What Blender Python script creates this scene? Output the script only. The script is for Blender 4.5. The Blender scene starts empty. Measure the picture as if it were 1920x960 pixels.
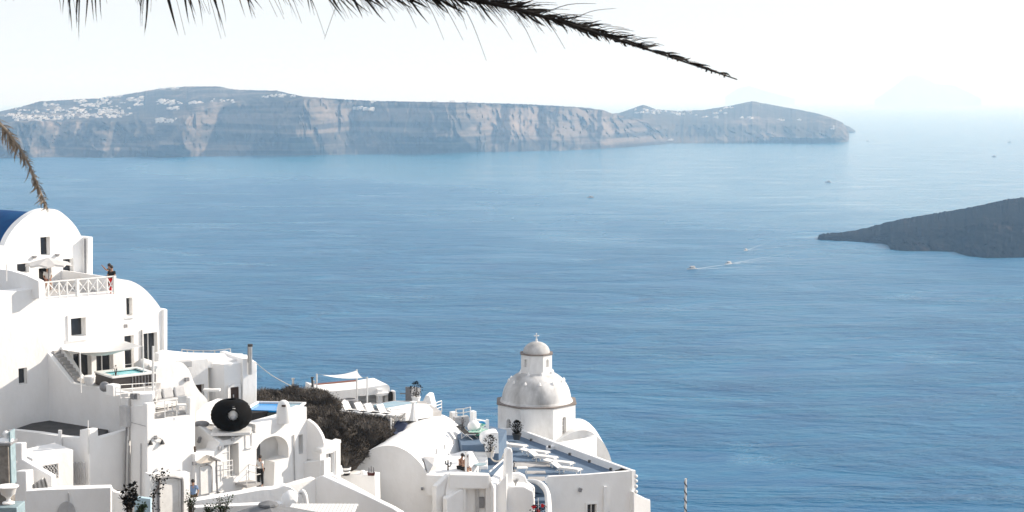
import bpy, bmesh, math, random
from mathutils import Vector, noise
from mathutils.geometry import tessellate_polygon
random.seed(7)
R = math.radians
sc = bpy.context.scene
C = sc.collection
# ------------------------------------------------------------------ camera
CH, FP, HY = 230.0, 3000.0, 186.0          # camera height, focal length and horizon row of the photograph (1920 px wide)
PITCH = math.atan((480 - HY) / FP)
cam = bpy.data.cameras.new('camera'); co = bpy.data.objects.new('camera', cam); C.objects.link(co)
cam.sensor_width = 36; cam.lens = FP / 1920 * 36
co.location = (0, 0, CH); co.rotation_euler = (math.pi / 2 - PITCH, 0, 0)
cam.clip_start = 0.3; cam.clip_end = 200000
cam.dof.use_dof = True; cam.dof.focus_distance = 105; cam.dof.aperture_fstop = 16
sc.camera = co
# ------------------------------------------------------------------ sky and sun
SUN_AZ, SUN_EL = 71.0, 28.0                # degrees to the right of the view, above the horizon
w = bpy.data.worlds.new('World'); sc.world = w; w.use_nodes = True
nt = w.node_tree; bg = nt.nodes['Background']
sky = nt.nodes.new('ShaderNodeTexSky'); sky.sky_type = 'NISHITA'; sky.sun_disc = False
sky.sun_elevation = R(SUN_EL); sky.sun_rotation = R(SUN_AZ)
sky.altitude = 230; sky.air_density = 1.0; sky.dust_density = 1.0; sky.ozone_density = 1.0
hs = nt.nodes.new('ShaderNodeHueSaturation'); hs.inputs['Saturation'].default_value = 0.65
nt.links.new(sky.outputs[0], hs.inputs['Color'])
hz = nt.nodes.new('ShaderNodeMix'); hz.data_type = 'RGBA'; hz.inputs[0].default_value = 0.86   # even pale haze veiling the whole sky
hz.inputs[7].default_value = (2.44, 2.46, 2.58, 1); nt.links.new(hs.outputs[0], hz.inputs[6]); nt.links.new(hz.outputs[2], bg.inputs[0])
bg.inputs[1].default_value = 0.12
sl = bpy.data.lights.new('sun', 'SUN'); sl.energy = 2.5; sl.angle = R(0.55); sl.color = (1, 0.93, 0.84)
so = bpy.data.objects.new('sun', sl); C.objects.link(so); so.location = (400, 100, 600)
sd = Vector((math.cos(R(SUN_EL)) * math.sin(R(SUN_AZ)), math.cos(R(SUN_EL)) * math.cos(R(SUN_AZ)), math.sin(R(SUN_EL))))
so.rotation_euler = sd.to_track_quat('Z', 'Y').to_euler()
sc.view_settings.view_transform = 'Standard'; sc.view_settings.look = 'None'
sc.view_settings.exposure = 1.42; sc.view_settings.gamma = 1.0
sc.cycles.max_bounces = 8; sc.cycles.diffuse_bounces = 4; sc.cycles.volume_bounces = 1
sc.cycles.glossy_bounces = 3; sc.cycles.transmission_bounces = 3
# ------------------------------------------------------------------ pixel -> world
CP, SP = math.cos(PITCH), math.sin(PITCH)
def ray(px, py):
    x = (px - 960) / FP; v = (py - 480) / FP
    return Vector((x, CP - v * SP, -SP - v * CP))
def P(px, py, Y):
    d = ray(px, py); return Vector((0, 0, CH)) + d * (Y / d.y)
def G(px, py, z):
    d = ray(px, py); return Vector((0, 0, CH)) + d * ((z - CH) / d.z)
S = 0.75                                    # village scale: depths below are noted in units of S metres
def V(px, py, Y): return P(px, py, Y * S)
# ------------------------------------------------------------------ materials
MATS = {}
def mat(name, col, rough=0.8, col2=None, scale=2.0, bump=0.0, bscale=8.0, metal=0.0, spec=0.5, stretch=None, detail=6, mixlo=0.35, mixhi=0.7, trans=0.0, coat=0.0):
    m = bpy.data.materials.new(name); m.use_nodes = True; MATS[name] = m
    t = m.node_tree; b = t.nodes['Principled BSDF']
    b.inputs['Base Color'].default_value = (*col, 1); b.inputs['Roughness'].default_value = rough
    b.inputs['Metallic'].default_value = metal; b.inputs['Specular IOR Level'].default_value = spec
    b.inputs['Coat Weight'].default_value = coat
    if trans: b.inputs['Transmission Weight'].default_value = trans
    tc = t.nodes.new('ShaderNodeTexCoord'); mp = t.nodes.new('ShaderNodeMapping')
    t.links.new(tc.outputs['Object'], mp.inputs[0])
    if stretch: mp.inputs['Scale'].default_value = stretch
    if col2:
        n = t.nodes.new('ShaderNodeTexNoise'); n.inputs['Scale'].default_value = scale; n.inputs['Detail'].default_value = detail; n.inputs['Roughness'].default_value = 0.6
        r = t.nodes.new('ShaderNodeMapRange'); r.inputs[1].default_value = mixlo; r.inputs[2].default_value = mixhi
        x = t.nodes.new('ShaderNodeMix'); x.data_type = 'RGBA'
        x.inputs[6].default_value = (*col, 1); x.inputs[7].default_value = (*col2, 1)
        t.links.new(mp.outputs[0], n.inputs['Vector']); t.links.new(n.outputs[0], r.inputs[0]); t.links.new(r.outputs[0], x.inputs[0]); t.links.new(x.outputs[2], b.inputs['Base Color'])
    if bump:
        n2 = t.nodes.new('ShaderNodeTexNoise'); n2.inputs['Scale'].default_value = bscale; n2.inputs['Detail'].default_value = 5
        bp = t.nodes.new('ShaderNodeBump'); bp.inputs['Strength'].default_value = 1.0; bp.inputs['Distance'].default_value = bump
        t.links.new(mp.outputs[0], n2.inputs['Vector']); t.links.new(n2.outputs[0], bp.inputs['Height']); t.links.new(bp.outputs[0], b.inputs['Normal'])
    return m
WHITE = mat('whitewash', (0.87, 0.87, 0.865), 0.9, (0.80, 0.795, 0.785), 0.9, 0.02, 4, spec=0.2, stretch=(1, 1, 0.55))
WORN = mat('worn_whitewash', (0.84, 0.84, 0.83), 0.9, (0.60, 0.59, 0.58), 0.9, 0.012, 6, spec=0.2, stretch=(1, 1, 0.5), mixlo=0.42, mixhi=0.78)
DOME = mat('stained_dome_plaster', (0.76, 0.755, 0.745), 0.9, (0.31, 0.305, 0.30), 0.5, 0.008, 7, spec=0.2, stretch=(1, 1, 0.45), mixlo=0.36, mixhi=0.66, detail=5)
CORN = mat('dark_cornice', (0.17, 0.145, 0.13), 0.9, (0.27, 0.24, 0.22), 3, 0.01, 8, spec=0.2)
BLUE = mat('blue_roof_paint', (0.001, 0.045, 0.16), 0.7, (0.002, 0.075, 0.21), 0.8, 0.006, 6, spec=0.15)
BLUEW = mat('bright_blue_paint', (0.03, 0.28, 0.58), 0.6)
FLOORB = mat('blue_deck_paint_with_shade', (0.085, 0.14, 0.215), 0.8, (0.12, 0.175, 0.25), 1.2, 0.006, 6)  # dark blue of the parapet shadow is worked into this floor colour
FLOORG = mat('grey_deck_paint', (0.36, 0.35, 0.345), 0.85, (0.46, 0.45, 0.44), 1.0, 0.006, 6)
ROOFG = mat('dark_grey_roof_felt', (0.045, 0.045, 0.048), 0.9, (0.075, 0.073, 0.073), 1.4, 0.01, 6)
GLASS = mat('dark_window_glass', (0.018, 0.02, 0.025), 0.12, (0.05, 0.055, 0.065), 0.7)
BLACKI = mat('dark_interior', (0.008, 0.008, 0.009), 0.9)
FRAMEW = mat('white_window_paint', (0.78, 0.78, 0.77), 0.5, (0.7, 0.7, 0.69), 3)
WOODD = mat('dark_brown_wood', (0.035, 0.018, 0.012), 0.6, (0.06, 0.03, 0.02), 5)
STEEL = mat('brushed_steel', (0.55, 0.56, 0.57), 0.35, (0.45, 0.45, 0.46), 6, metal=0.8)
GREYM = mat('grey_metal', (0.20, 0.20, 0.21), 0.5, (0.28, 0.28, 0.29), 6)
DARKM = mat('dark_metal', (0.03, 0.03, 0.032), 0.5, (0.05, 0.05, 0.05), 6)
CLOTHW = mat('white_canvas', (0.74, 0.73, 0.71), 0.9, (0.66, 0.65, 0.63), 3, 0.006, 12, spec=0.1)
CLOTHG = mat('grey_canvas', (0.17, 0.175, 0.185), 0.9, (0.22, 0.225, 0.235), 3, 0.006, 12, spec=0.1)
PARA = mat('pale_parasol_canvas', (0.56, 0.55, 0.54), 0.9, (0.48, 0.475, 0.47), 3, 0.006, 12, spec=0.1)
CUSH = mat('pale_grey_cushion', (0.52, 0.52, 0.52), 0.9, (0.44, 0.44, 0.45), 4, spec=0.1)
TUB = mat('dark_tub_panel', (0.035, 0.028, 0.027), 0.5, (0.06, 0.05, 0.045), 4)
POOLW = mat('pool_water', (0.05, 0.46, 0.55), 0.05, (0.22, 0.62, 0.68), 1.5, 0.01, 3)
POOLB = mat('pool_water_bright_blue', (0.01, 0.24, 0.62), 0.05, (0.02, 0.32, 0.7), 1.5, 0.01, 3)
POOLG = mat('pool_water_grey', (0.16, 0.30, 0.38), 0.05, (0.28, 0.42, 0.48), 1.0, 0.01, 3)
POOLD = mat('pool_wall_dark_green', (0.06, 0.085, 0.08), 0.5, (0.11, 0.14, 0.13), 2)
WICK = mat('black_wicker', (0.004, 0.004, 0.004), 0.8, (0.009, 0.008, 0.008), 14, 0.004, 30, spec=0.08)
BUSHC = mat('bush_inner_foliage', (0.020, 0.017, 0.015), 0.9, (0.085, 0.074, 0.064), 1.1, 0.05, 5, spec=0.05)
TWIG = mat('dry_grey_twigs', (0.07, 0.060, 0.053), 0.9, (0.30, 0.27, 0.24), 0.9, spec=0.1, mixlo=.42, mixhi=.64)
LEAFD = mat('dark_bush_leaf', (0.012, 0.011, 0.009), 0.9, (0.034, 0.030, 0.025), 1.0, spec=0.1)
LEAFG = mat('green_leaf', (0.03, 0.055, 0.02), 0.7, (0.06, 0.09, 0.035), 3, spec=0.2)
REDF = mat('red_petals', (0.55, 0.01, 0.015), 0.7)
SOIL = mat('dry_hillside_soil', (0.11, 0.095, 0.08), 0.95, (0.20, 0.17, 0.14), 0.15, 0.25, 0.8, spec=0.1)
STONE = mat('grey_brown_stone', (0.15, 0.135, 0.12), 0.9, (0.26, 0.24, 0.22), 4, 0.02, 9, spec=0.2)
TURQ = mat('pale_turquoise_paint', (0.30, 0.40, 0.44), 0.8, (0.20, 0.28, 0.31), 3)
PALEB = mat('pale_blue_paint', (0.42, 0.56, 0.64), 0.8, (0.36, 0.5, 0.58), 2)
SKIN = mat('skin', (0.42, 0.24, 0.16), 0.6, (0.36, 0.20, 0.13), 6)
HAIR = mat('dark_hair', (0.015, 0.010, 0.008), 0.6, (0.03, 0.02, 0.015), 20)
RED = mat('red_cloth', (0.72, 0.012, 0.010), 0.85, (0.48, 0.01, 0.01), 6)
BLACKC = mat('black_cloth', (0.010, 0.010, 0.011), 0.9, (0.02, 0.02, 0.02), 8)
BLUEC = mat('blue_shirt_cloth', (0.20, 0.29, 0.46), 0.9, (0.16, 0.24, 0.40), 8)
BROWNC = mat('brown_cloth', (0.09, 0.055, 0.035), 0.9, (0.12, 0.075, 0.05), 8)
GREENC = mat('green_striped_towel', (0.02, 0.30, 0.20), 0.9, (0.55, 0.62, 0.58), 5, mixlo=0.45, mixhi=0.55, detail=0, stretch=(1, 4, 1))
CREAM = mat('cream_plaster', (0.66, 0.60, 0.52), 0.9, (0.58, 0.52, 0.45), 3)
FARW = mat('far_white_plaster', (0.80, 0.79, 0.77), 0.9, (0.72, 0.70, 0.67), 0.1)
FAND = mat('dark_frond', (0.012, 0.010, 0.009), 0.8, (0.024, 0.019, 0.016), 6, spec=0.2)
TANF = mat('dry_tan_frond', (0.34, 0.28, 0.22), 0.8, (0.15, 0.12, 0.09), 12, spec=0.2)
WOODW = mat('white_painted_boards', (0.74, 0.74, 0.73), 0.7, (0.64, 0.64, 0.63), 4)
ROPE = mat('pale_rope', (0.62, 0.58, 0.52), 0.9, (0.5, 0.46, 0.4), 20)
HULL = mat('boat_hull_paint', (0.62, 0.60, 0.57), 0.5, (0.5, 0.48, 0.46), 0.5)
HULLD = mat('boat_dark_trim', (0.10, 0.07, 0.05), 0.5)
FOAM = mat('wake_foam', (0.12, 0.24, 0.36), 0.5, (0.52, 0.62, 0.69), 0.12, mixlo=.35, mixhi=.55)
# ------------------------------------------------------------------ mesh helpers
def sm(pts, k=6):
    out = []
    n = len(pts)
    for i in range(n - 1):
        p0, p1, p2, p3 = pts[max(i - 1, 0)], pts[i], pts[i + 1], pts[min(i + 2, n - 1)]
        for j in range(k):
            t = j / k; q = []
            for c in range(len(p1)):
                q.append(0.5 * ((2 * p1[c]) + (-p0[c] + p2[c]) * t + (2 * p0[c] - 5 * p1[c] + 4 * p2[c] - p3[c]) * t * t + (-p0[c] + 3 * p1[c] - 3 * p2[c] + p3[c]) * t ** 3))
            out.append(tuple(q))
    out.append(tuple(pts[-1]))
    return out
ORG = {}
def origin_of(o): return ORG.get(o.name, Vector((0, 0, 0)))
class MB:
    def __init__(s): s.v = []; s.f = []
    def add(s, vs, fs):
        b = len(s.v); s.v += [Vector(q) for q in vs]; s.f += [tuple(b + i for i in f) for f in fs]; return s
    def box(s, c, sz, rz=0, rx=0, ry=0):
        c = Vector(c); hx, hy, hz = sz[0] / 2, sz[1] / 2, sz[2] / 2
        from mathutils import Euler
        e = Euler((rx, ry, rz)).to_matrix()
        vs = [c + e @ Vector((a * hx, b * hy, d * hz)) for a in (-1, 1) for b in (-1, 1) for d in (-1, 1)]
        return s.add(vs, [(0, 1, 3, 2), (4, 6, 7, 5), (0, 4, 5, 1), (2, 3, 7, 6), (0, 2, 6, 4), (1, 5, 7, 3)])
    def prism(s, pts, ext):
        """closed 3D polygon pushed along ext"""
        ext = Vector(ext); pts = [Vector(p) for p in pts]; n = len(pts)
        b = len(s.v); s.v += pts + [p + ext for p in pts]
        for tri in tessellate_polygon([pts]):
            s.f.append(tuple(b + i for i in tri)); s.f.append(tuple(b + n + i for i in reversed(tri)))
        for i in range(n):
            j = (i + 1) % n; s.f.append((b + i, b + j, b + n + j, b + n + i))
        return s
    def tube(s, pts, r, n=6, r2=None, cap=True):
        pts = [Vector(p) for p in pts]; m = len(pts); b = len(s.v)
        for i, p in enumerate(pts):
            d = (pts[min(i + 1, m - 1)] - pts[max(i - 1, 0)]).normalized()
            a = d.cross(Vector((0, 0, 1)) if abs(d.z) < 0.9 else Vector((1, 0, 0))).normalized(); c = d.cross(a)
            rr = r if r2 is None else r + (r2 - r) * i / max(m - 1, 1)
            for k in range(n):
                an = 2 * math.pi * k / n; s.v.append(p + (a * math.cos(an) + c * math.sin(an)) * rr)
        for i in range(m - 1):
            for k in range(n):
                k2 = (k + 1) % n; s.f.append((b + i * n + k, b + i * n + k2, b + (i + 1) * n + k2, b + (i + 1) * n + k))
        if cap:
            s.f.append(tuple(b + k for k in reversed(range(n)))); s.f.append(tuple(b + (m - 1) * n + k for k in range(n)))
        return s
    def lathe(s, prof, c, n=24, rz=0, arc=None, sx=1, sy=1):
        c = Vector(c); b = len(s.v)
        for r, z in prof:
            for k in range(n):
                an = rz + 2 * math.pi * k / n; s.v.append(c + Vector((r * math.cos(an) * sx, r * math.sin(an) * sy, z)))
        for i in range(len(prof) - 1):
            for k in range(n):
                k2 = (k + 1) % n; s.f.append((b + i * n + k, b + i * n + k2, b + (i + 1) * n + k2, b + (i + 1) * n + k))
        s.f.append(tuple(b + k for k in reversed(range(n)))); s.f.append(tuple(b + (len(prof) - 1) * n + k for k in range(n)))
        return s
    def ball(s, c, r, n=10, m=6, sz=(1, 1, 1)):
        return s.lathe([(max(r * math.sin(math.pi * i / m), r * .02), -r * math.cos(math.pi * i / m) * sz[2]) for i in range(m + 1)], c, n, sx=sz[0], sy=sz[1])
    def build(s, name, m, parent=None, local=False, smooth=None, bevel=0, kind=None, label=None):
        me = bpy.data.meshes.new(name)
        if parent is not None: org = Vector((0, 0, 0)) if local else origin_of(parent)
        elif local: org = Vector((0, 0, 0))
        else:
            xs = [p.x for p in s.v]; ys = [p.y for p in s.v]; zs = [p.z for p in s.v]
            org = Vector(((min(xs) + max(xs)) / 2, (min(ys) + max(ys)) / 2, min(zs)))
        me.from_pydata([p - org for p in s.v], [], s.f); me.materials.append(m)
        bm = bmesh.new(); bm.from_mesh(me); bmesh.ops.recalc_face_normals(bm, faces=bm.faces); bm.to_mesh(me); bm.free()
        o = bpy.data.objects.new(name, me); C.objects.link(o)
        if parent is not None:
            o.parent = parent; ORG[o.name] = Vector(origin_of(parent))
        else:
            o.location = org; ORG[o.name] = org
        if smooth:
            for p in me.polygons: p.use_smooth = True
            me.set_sharp_from_angle(angle=R(smooth))
        if bevel:
            bv = o.modifiers.new('soft_edges', 'BEVEL'); bv.width = bevel; bv.segments = 2; bv.limit_method = 'ANGLE'; bv.angle_limit = R(40)
        if kind: o['kind'] = kind
        if label: o['label'] = label
        return o
def thing(name, label, cat, loc, group=None):
    o = bpy.data.objects.new(name, None); C.objects.link(o); o.location = loc; ORG[o.name] = Vector(loc)
    o.empty_display_size = 0.3; o['label'] = label; o['category'] = cat
    if group: o['group'] = group
    return o
def tag(o, label, cat, group=None):
    o['label'] = label; o['category'] = cat
    if group: o['group'] = group
    return o
def dup(o, loc, rz=None, label=None, scale=None):
    kids = list(o.children)
    c = o.copy(); C.objects.link(c); c.location = loc; ORG[c.name] = Vector(loc)
    if rz is not None: c.rotation_euler = (0, 0, rz)
    if scale is not None: c.scale = scale
    if label: c['label'] = label
    for k in kids:
        d = k.copy(); C.objects.link(d); d.parent = c
        for g in k.children:
            e = g.copy(); C.objects.link(e); e.parent = d
    return c
class Face:
    """upright plane through a point; a = degrees its outward normal is turned to the right of facing the camera"""
    def __init__(s, p, a):
        s.p = Vector(p); s.a = a; s.t = Vector((math.cos(R(a)), math.sin(R(a)), 0)); s.n = Vector((math.sin(R(a)), -math.cos(R(a)), 0)); s.rz = R(a)
    def hit(s, px, py, off=0):
        d = ray(px, py); o = Vector((0, 0, CH)); k = (s.p + s.n * off - o).dot(s.n) / d.dot(s.n); return o + d * k
    def uz(s, px, py, off=0):
        q = s.hit(px, py, off); return ((q - s.p).dot(s.t), q.z)
    def pt(s, u, z, off=0):
        q = s.p + s.t * u + s.n * off; q.z = z; return q
    def rect(s, x0, y0, x1, y1):
        xm, ym = (x0 + x1) / 2, (y0 + y1) / 2
        return s.uz(x0, ym)[0], s.uz(x1, ym)[0], s.uz(xm, y1)[1], s.uz(xm, y0)[1]     # u0,u1,z0,z1
def at(px, py, Y, a): return Face(V(px, py, Y), a)
def rc(face, r): u0, u1, z0, z1 = face.rect(*r); return [(u0, z0), (u1, z0), (u1, z1), (u0, z1)]
def archhole(face, r, rise=1.0, n=8):
    u0, u1, z0, z1 = face.rect(*r); ru = (u1 - u0) / 2; h = min(ru * rise, z1 - z0)
    return [(u0, z0), (u1, z0)] + [((u0 + u1) / 2 + ru * math.cos(math.pi * k / n), z1 - h + h * math.sin(math.pi * k / n)) for k in range(n + 1)]
def wall(face, outline, depth, parent, name='wall', m=None, holes=(), recess=0.3, bevel=0.05, smooth=30, off=0, uz=False, label=None):
    """solid wall whose camera side is traced on the face, with real recessed openings"""
    o2 = outline if uz else [face.uz(x, y) for x, y in outline]
    mb = MB()
    loops = [[Vector((u, z, 0)) for u, z in o2]] + [[Vector((u, z, 0)) for u, z in h] for h in holes]
    flat = [q for l in loops for q in l]; b = len(mb.v)
    mb.v += [face.pt(q.x, q.y, off) for q in flat]
    for tri in tessellate_polygon(loops): mb.f.append(tuple(b + i for i in tri))
    n = len(o2); b2 = len(mb.v); mb.v += [face.pt(u, z, off - depth) for u, z in o2]
    for i in range(n):
        j = (i + 1) % n; mb.f.append((b + i, b + j, b2 + j, b2 + i))
    for tri in tessellate_polygon([loops[0]]): mb.f.append(tuple(b2 + i for i in tri))
    k = n
    for h in holes:
        m_ = len(h); b3 = len(mb.v); mb.v += [face.pt(u, z, off - recess) for u, z in h]
        for i in range(m_):
            j = (i + 1) % m_; mb.f.append((b + k + i, b + k + j, b3 + j, b3 + i))
        for tri in tessellate_polygon([[Vector((u, z, 0)) for u, z in h]]): mb.f.append(tuple(b3 + i for i in tri))
        k += m_
    o = mb.build(name, m or WHITE, parent, smooth=smooth, label=label)
    if bevel and not holes:
        bv = o.modifiers.new('soft_edges', 'BEVEL'); bv.width = bevel; bv.segments = 2; bv.limit_method = 'ANGLE'; bv.angle_limit = R(40)
    return o
def pane_in(face, hole, parent, name='window', recess=0.3, m=None, mull=1, bars=0, fr=0.05, fm=None, off=0):
    """a framed window (or door) set at the back of an opening: frame with its pane as sub-part"""
    us = [q[0] for q in hole]; zs = [q[1] for q in hole]; u0, u1, z0, z1 = min(us), max(us), min(zs), max(zs)
    fm = fm or FRAMEW
    f = MB(); d = off - recess + 0.045
    f.box(face.pt((u0 + u1) / 2, z0 + fr / 2, d), (u1 - u0, 0.06, fr), face.rz); f.box(face.pt((u0 + u1) / 2, z1 - fr / 2, d), (u1 - u0, 0.06, fr), face.rz)
    for i in range(mull + 1):
        u = u0 + fr / 2 + (u1 - u0 - fr) * i / mull
        f.box(face.pt(u, (z0 + z1) / 2, d), (fr, 0.066, z1 - z0 - 0.004), face.rz)
    for i in range(bars):
        f.box(face.pt((u0 + u1) / 2, z0 + (z1 - z0) * (i + 1) / (bars + 1), d), (u1 - u0, 0.05, fr * .7), face.rz)
    fo = f.build(name, fm, parent)
    MB().add([face.pt(u, z, off - recess + 0.02) for u, z in hole], [tuple(range(len(hole)))]).build('pane', m or GLASS, fo)
    return fo
def trim(face, r, parent, w_=0.14, d=0.06, name='window_surround', sill=True, uzr=None, m=None):
    u0, u1, z0, z1 = uzr or face.rect(*r); b = MB()
    b.box(face.pt(u0 - w_ / 2, (z0 + z1) / 2, d / 2), (w_, d, z1 - z0), face.rz); b.box(face.pt(u1 + w_ / 2, (z0 + z1) / 2, d / 2), (w_, d, z1 - z0), face.rz)
    b.box(face.pt((u0 + u1) / 2, z1 + w_ / 2, d / 2 + .002), (u1 - u0 + 2 * w_, d, w_), face.rz)
    if sill: b.box(face.pt((u0 + u1) / 2, z0 - w_ / 2, d / 2 + .03), (u1 - u0 + 2 * w_, d + .06, w_), face.rz)
    return b.build(name, m or WHITE, parent)
def slab(pts, th, parent, name, m, bevel=0):
    return MB().prism([Vector(p) - Vector((0, 0, th)) for p in pts], (0, 0, th)).build(name, m, parent, bevel=bevel)
# ------------------------------------------------------------------ sea
def sea():
    mb = MB(); mb.add([(-90000, -3000, 0), (90000, -3000, 0), (90000, 120000, 0), (-90000, 120000, 0)], [(0, 1, 2, 3)])
    m = bpy.data.materials.new('sea_water'); m.use_nodes = True; t = m.node_tree; b = t.nodes['Principled BSDF']; L = t.links.new
    geo = t.nodes.new('ShaderNodeNewGeometry')
    def mp(sx, sy, rz=0):
        q = t.nodes.new('ShaderNodeMapping'); q.inputs['Scale'].default_value = (sx, sy, 1); q.inputs['Rotation'].default_value = (0, 0, rz)
        L(geo.outputs['Position'], q.inputs[0]); return q.outputs[0]
    def noi(vec, sc_, det=4, rough=0.55, dist=0.0):
        q = t.nodes.new('ShaderNodeTexNoise'); q.inputs['Scale'].default_value = sc_; q.inputs['Detail'].default_value = det; q.inputs['Roughness'].default_value = rough; q.inputs['Distortion'].default_value = dist
        L(vec, q.inputs['Vector']); return q.outputs[0]
    def mr(x, a, b_, c, d):
        q = t.nodes.new('ShaderNodeMapRange'); q.inputs[1].default_value = a; q.inputs[2].default_value = b_; q.inputs[3].default_value = c; q.inputs[4].default_value = d; L(x, q.inputs[0]); return q.outputs[0]
    def ma(op, x, y):
        q = t.nodes.new('ShaderNodeMath'); q.operation = op
        for i, z in enumerate((x, y)):
            if isinstance(z, (int, float)): q.inputs[i].default_value = z
            else: L(z, q.inputs[i])
        return q.outputs[0]
    # broad bands of calmer water and wind streaks
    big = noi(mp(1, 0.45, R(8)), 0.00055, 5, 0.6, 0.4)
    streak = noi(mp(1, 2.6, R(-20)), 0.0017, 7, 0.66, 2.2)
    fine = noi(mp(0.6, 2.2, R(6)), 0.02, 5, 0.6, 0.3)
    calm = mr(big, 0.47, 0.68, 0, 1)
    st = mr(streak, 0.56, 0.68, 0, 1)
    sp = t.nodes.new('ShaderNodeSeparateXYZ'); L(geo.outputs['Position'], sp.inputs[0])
    far_sheen = ma('ADD', ma('ADD', sp.outputs[1], ma('MULTIPLY', sp.outputs[0], 1.5)), mr(big, 0.3, 0.7, -1800, 1800))     # water beyond the lava island: smoother, its bright sheen lightened into the colour
    mask = ma('MAXIMUM', ma('MAXIMUM', calm, ma('MULTIPLY', st, 0.8)), mr(far_sheen, 2900, 4600, 0, 1))
    # waves
    w1 = noi(mp(0.8, 1.5, R(28)), 0.26, 5, 0.6)
    w2 = noi(mp(0.7, 1.5, R(-22)), 0.055, 4, 0.55)
    w3 = noi(mp(0.6, 1.3, R(30)), 1.1, 3, 0.5)
    h = ma('ADD', ma('ADD', ma('MULTIPLY', w1, 3.0), ma('MULTIPLY', w2, 9.0)), ma('MULTIPLY', w3, 0.45))
    gust = noi(mp(1, 2.2, R(24)), 0.0045, 5, 0.6, 0.8)
    hh = ma('MULTIPLY', ma('MULTIPLY', h, mr(mask, 0, 1, 1.0, 0.42)), mr(gust, 0.36, 0.64, 0.35, 1.5))
    bp = t.nodes.new('ShaderNodeBump'); bp.inputs['Distance'].default_value = 1.0; bp.inputs['Strength'].default_value = 0.8
    L(hh, bp.inputs['Height']); L(bp.outputs[0], b.inputs['Normal'])
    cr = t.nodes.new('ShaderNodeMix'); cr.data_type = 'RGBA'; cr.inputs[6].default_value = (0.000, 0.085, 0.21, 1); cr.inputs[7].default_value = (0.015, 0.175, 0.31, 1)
    L(ma('ADD', ma('MULTIPLY', mask, 0.6), mr(fine, 0.35, 0.75, 0, 0.7)), cr.inputs[0]); L(cr.outputs[2], b.inputs['Base Color'])  # calm bands and far water get a paler colour as painted sky reflection
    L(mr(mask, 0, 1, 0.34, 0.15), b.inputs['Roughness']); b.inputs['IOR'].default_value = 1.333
    b.inputs['Specular IOR Level'].default_value = 0.35
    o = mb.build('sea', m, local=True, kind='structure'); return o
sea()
# ------------------------------------------------------------------ far coasts
def interp(tab, x):
    if x <= tab[0][0]: return tab[0][1:]
    for a, b in zip(tab, tab[1:]):
        if x <= b[0]:
            k = (x - a[0]) / (b[0] - a[0]); return tuple(p + (q - p) * k for p, q in zip(a[1:], b[1:]))
    return tab[-1][1:]
def fbm(x, y, z=0, o=5): return noise.fractal(Vector((x, y, z)), 0.9, 2.1, o)
def landmat(name, base, base2, tan, tanlo, tanhi, strata=0.0, sc_=0.004, bumpd=8):
    m = bpy.data.materials.new(name); m.use_nodes = True; t = m.node_tree; b = t.nodes['Principled BSDF']; L = t.links.new
    b.inputs['Roughness'].default_value = 0.95; b.inputs['Specular IOR Level'].default_value = 0.02
    geo = t.nodes.new('ShaderNodeNewGeometry')
    mp = t.nodes.new('ShaderNodeMapping'); mp.inputs['Scale'].default_value = (1, 0.4, 1.2); L(geo.outputs['Position'], mp.inputs[0])
    n1 = t.nodes.new('ShaderNodeTexNoise'); n1.inputs['Scale'].default_value = sc_; n1.inputs['Detail'].default_value = 9; n1.inputs['Roughness'].default_value = 0.65; L(mp.outputs[0], n1.inputs['Vector'])
    n2 = t.nodes.new('ShaderNodeTexNoise'); n2.inputs['Scale'].default_value = sc_ * 4; n2.inputs['Detail'].default_value = 9; n2.inputs['Roughness'].default_value = 0.65; L(mp.outputs[0], n2.inputs['Vector'])
    mx = t.nodes.new('ShaderNodeMix'); mx.data_type = 'RGBA'; mx.inputs[6].default_value = (*base, 1); mx.inputs[7].default_value = (*base2, 1)
    r0 = t.nodes.new('ShaderNodeMapRange'); r0.inputs[1].default_value = .35; r0.inputs[2].default_value = .65; L(n2.outputs[0], r0.inputs[0]); L(r0.outputs[0], mx.inputs[0])
    r1 = t.nodes.new('ShaderNodeMapRange'); r1.inputs[1].default_value = tanlo; r1.inputs[2].default_value = tanhi; L(n1.outputs[0], r1.inputs[0])
    my = t.nodes.new('ShaderNodeMix'); my.data_type = 'RGBA'; my.inputs[7].default_value = (*tan, 1); L(mx.outputs[2], my.inputs[6]); L(r1.outputs[0], my.inputs[0])
    out = my.outputs[2]
    if strata:
        ms = t.nodes.new('ShaderNodeMapping'); ms.inputs['Scale'].default_value = (0.0006, 0.0006, 0.028); L(geo.outputs['Position'], ms.inputs[0])
        n3 = t.nodes.new('ShaderNodeTexNoise'); n3.inputs['Scale'].default_value = 1.0; n3.inputs['Detail'].default_value = 4; L(ms.outputs[0], n3.inputs['Vector'])
        r3 = t.nodes.new('ShaderNodeMapRange'); r3.inputs[1].default_value = .5; r3.inputs[2].default_value = .62; r3.inputs[4].default_value = strata; L(n3.outputs[0], r3.inputs[0])
        mz = t.nodes.new('ShaderNodeMix'); mz.data_type = 'RGBA'; mz.inputs[7].default_value = (*tan, 1); L(out, mz.inputs[6]); L(r3.outputs[0], mz.inputs[0]); out = mz.outputs[2]
    L(out, b.inputs['Base Color'])
    bp = t.nodes.new('ShaderNodeBump'); bp.inputs['Distance'].default_value = bumpd; bp.inputs['Strength'].default_value = 1; L(n2.outputs[0], bp.inputs['Height']); L(bp.outputs[0], b.inputs['Normal'])
    return m
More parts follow.
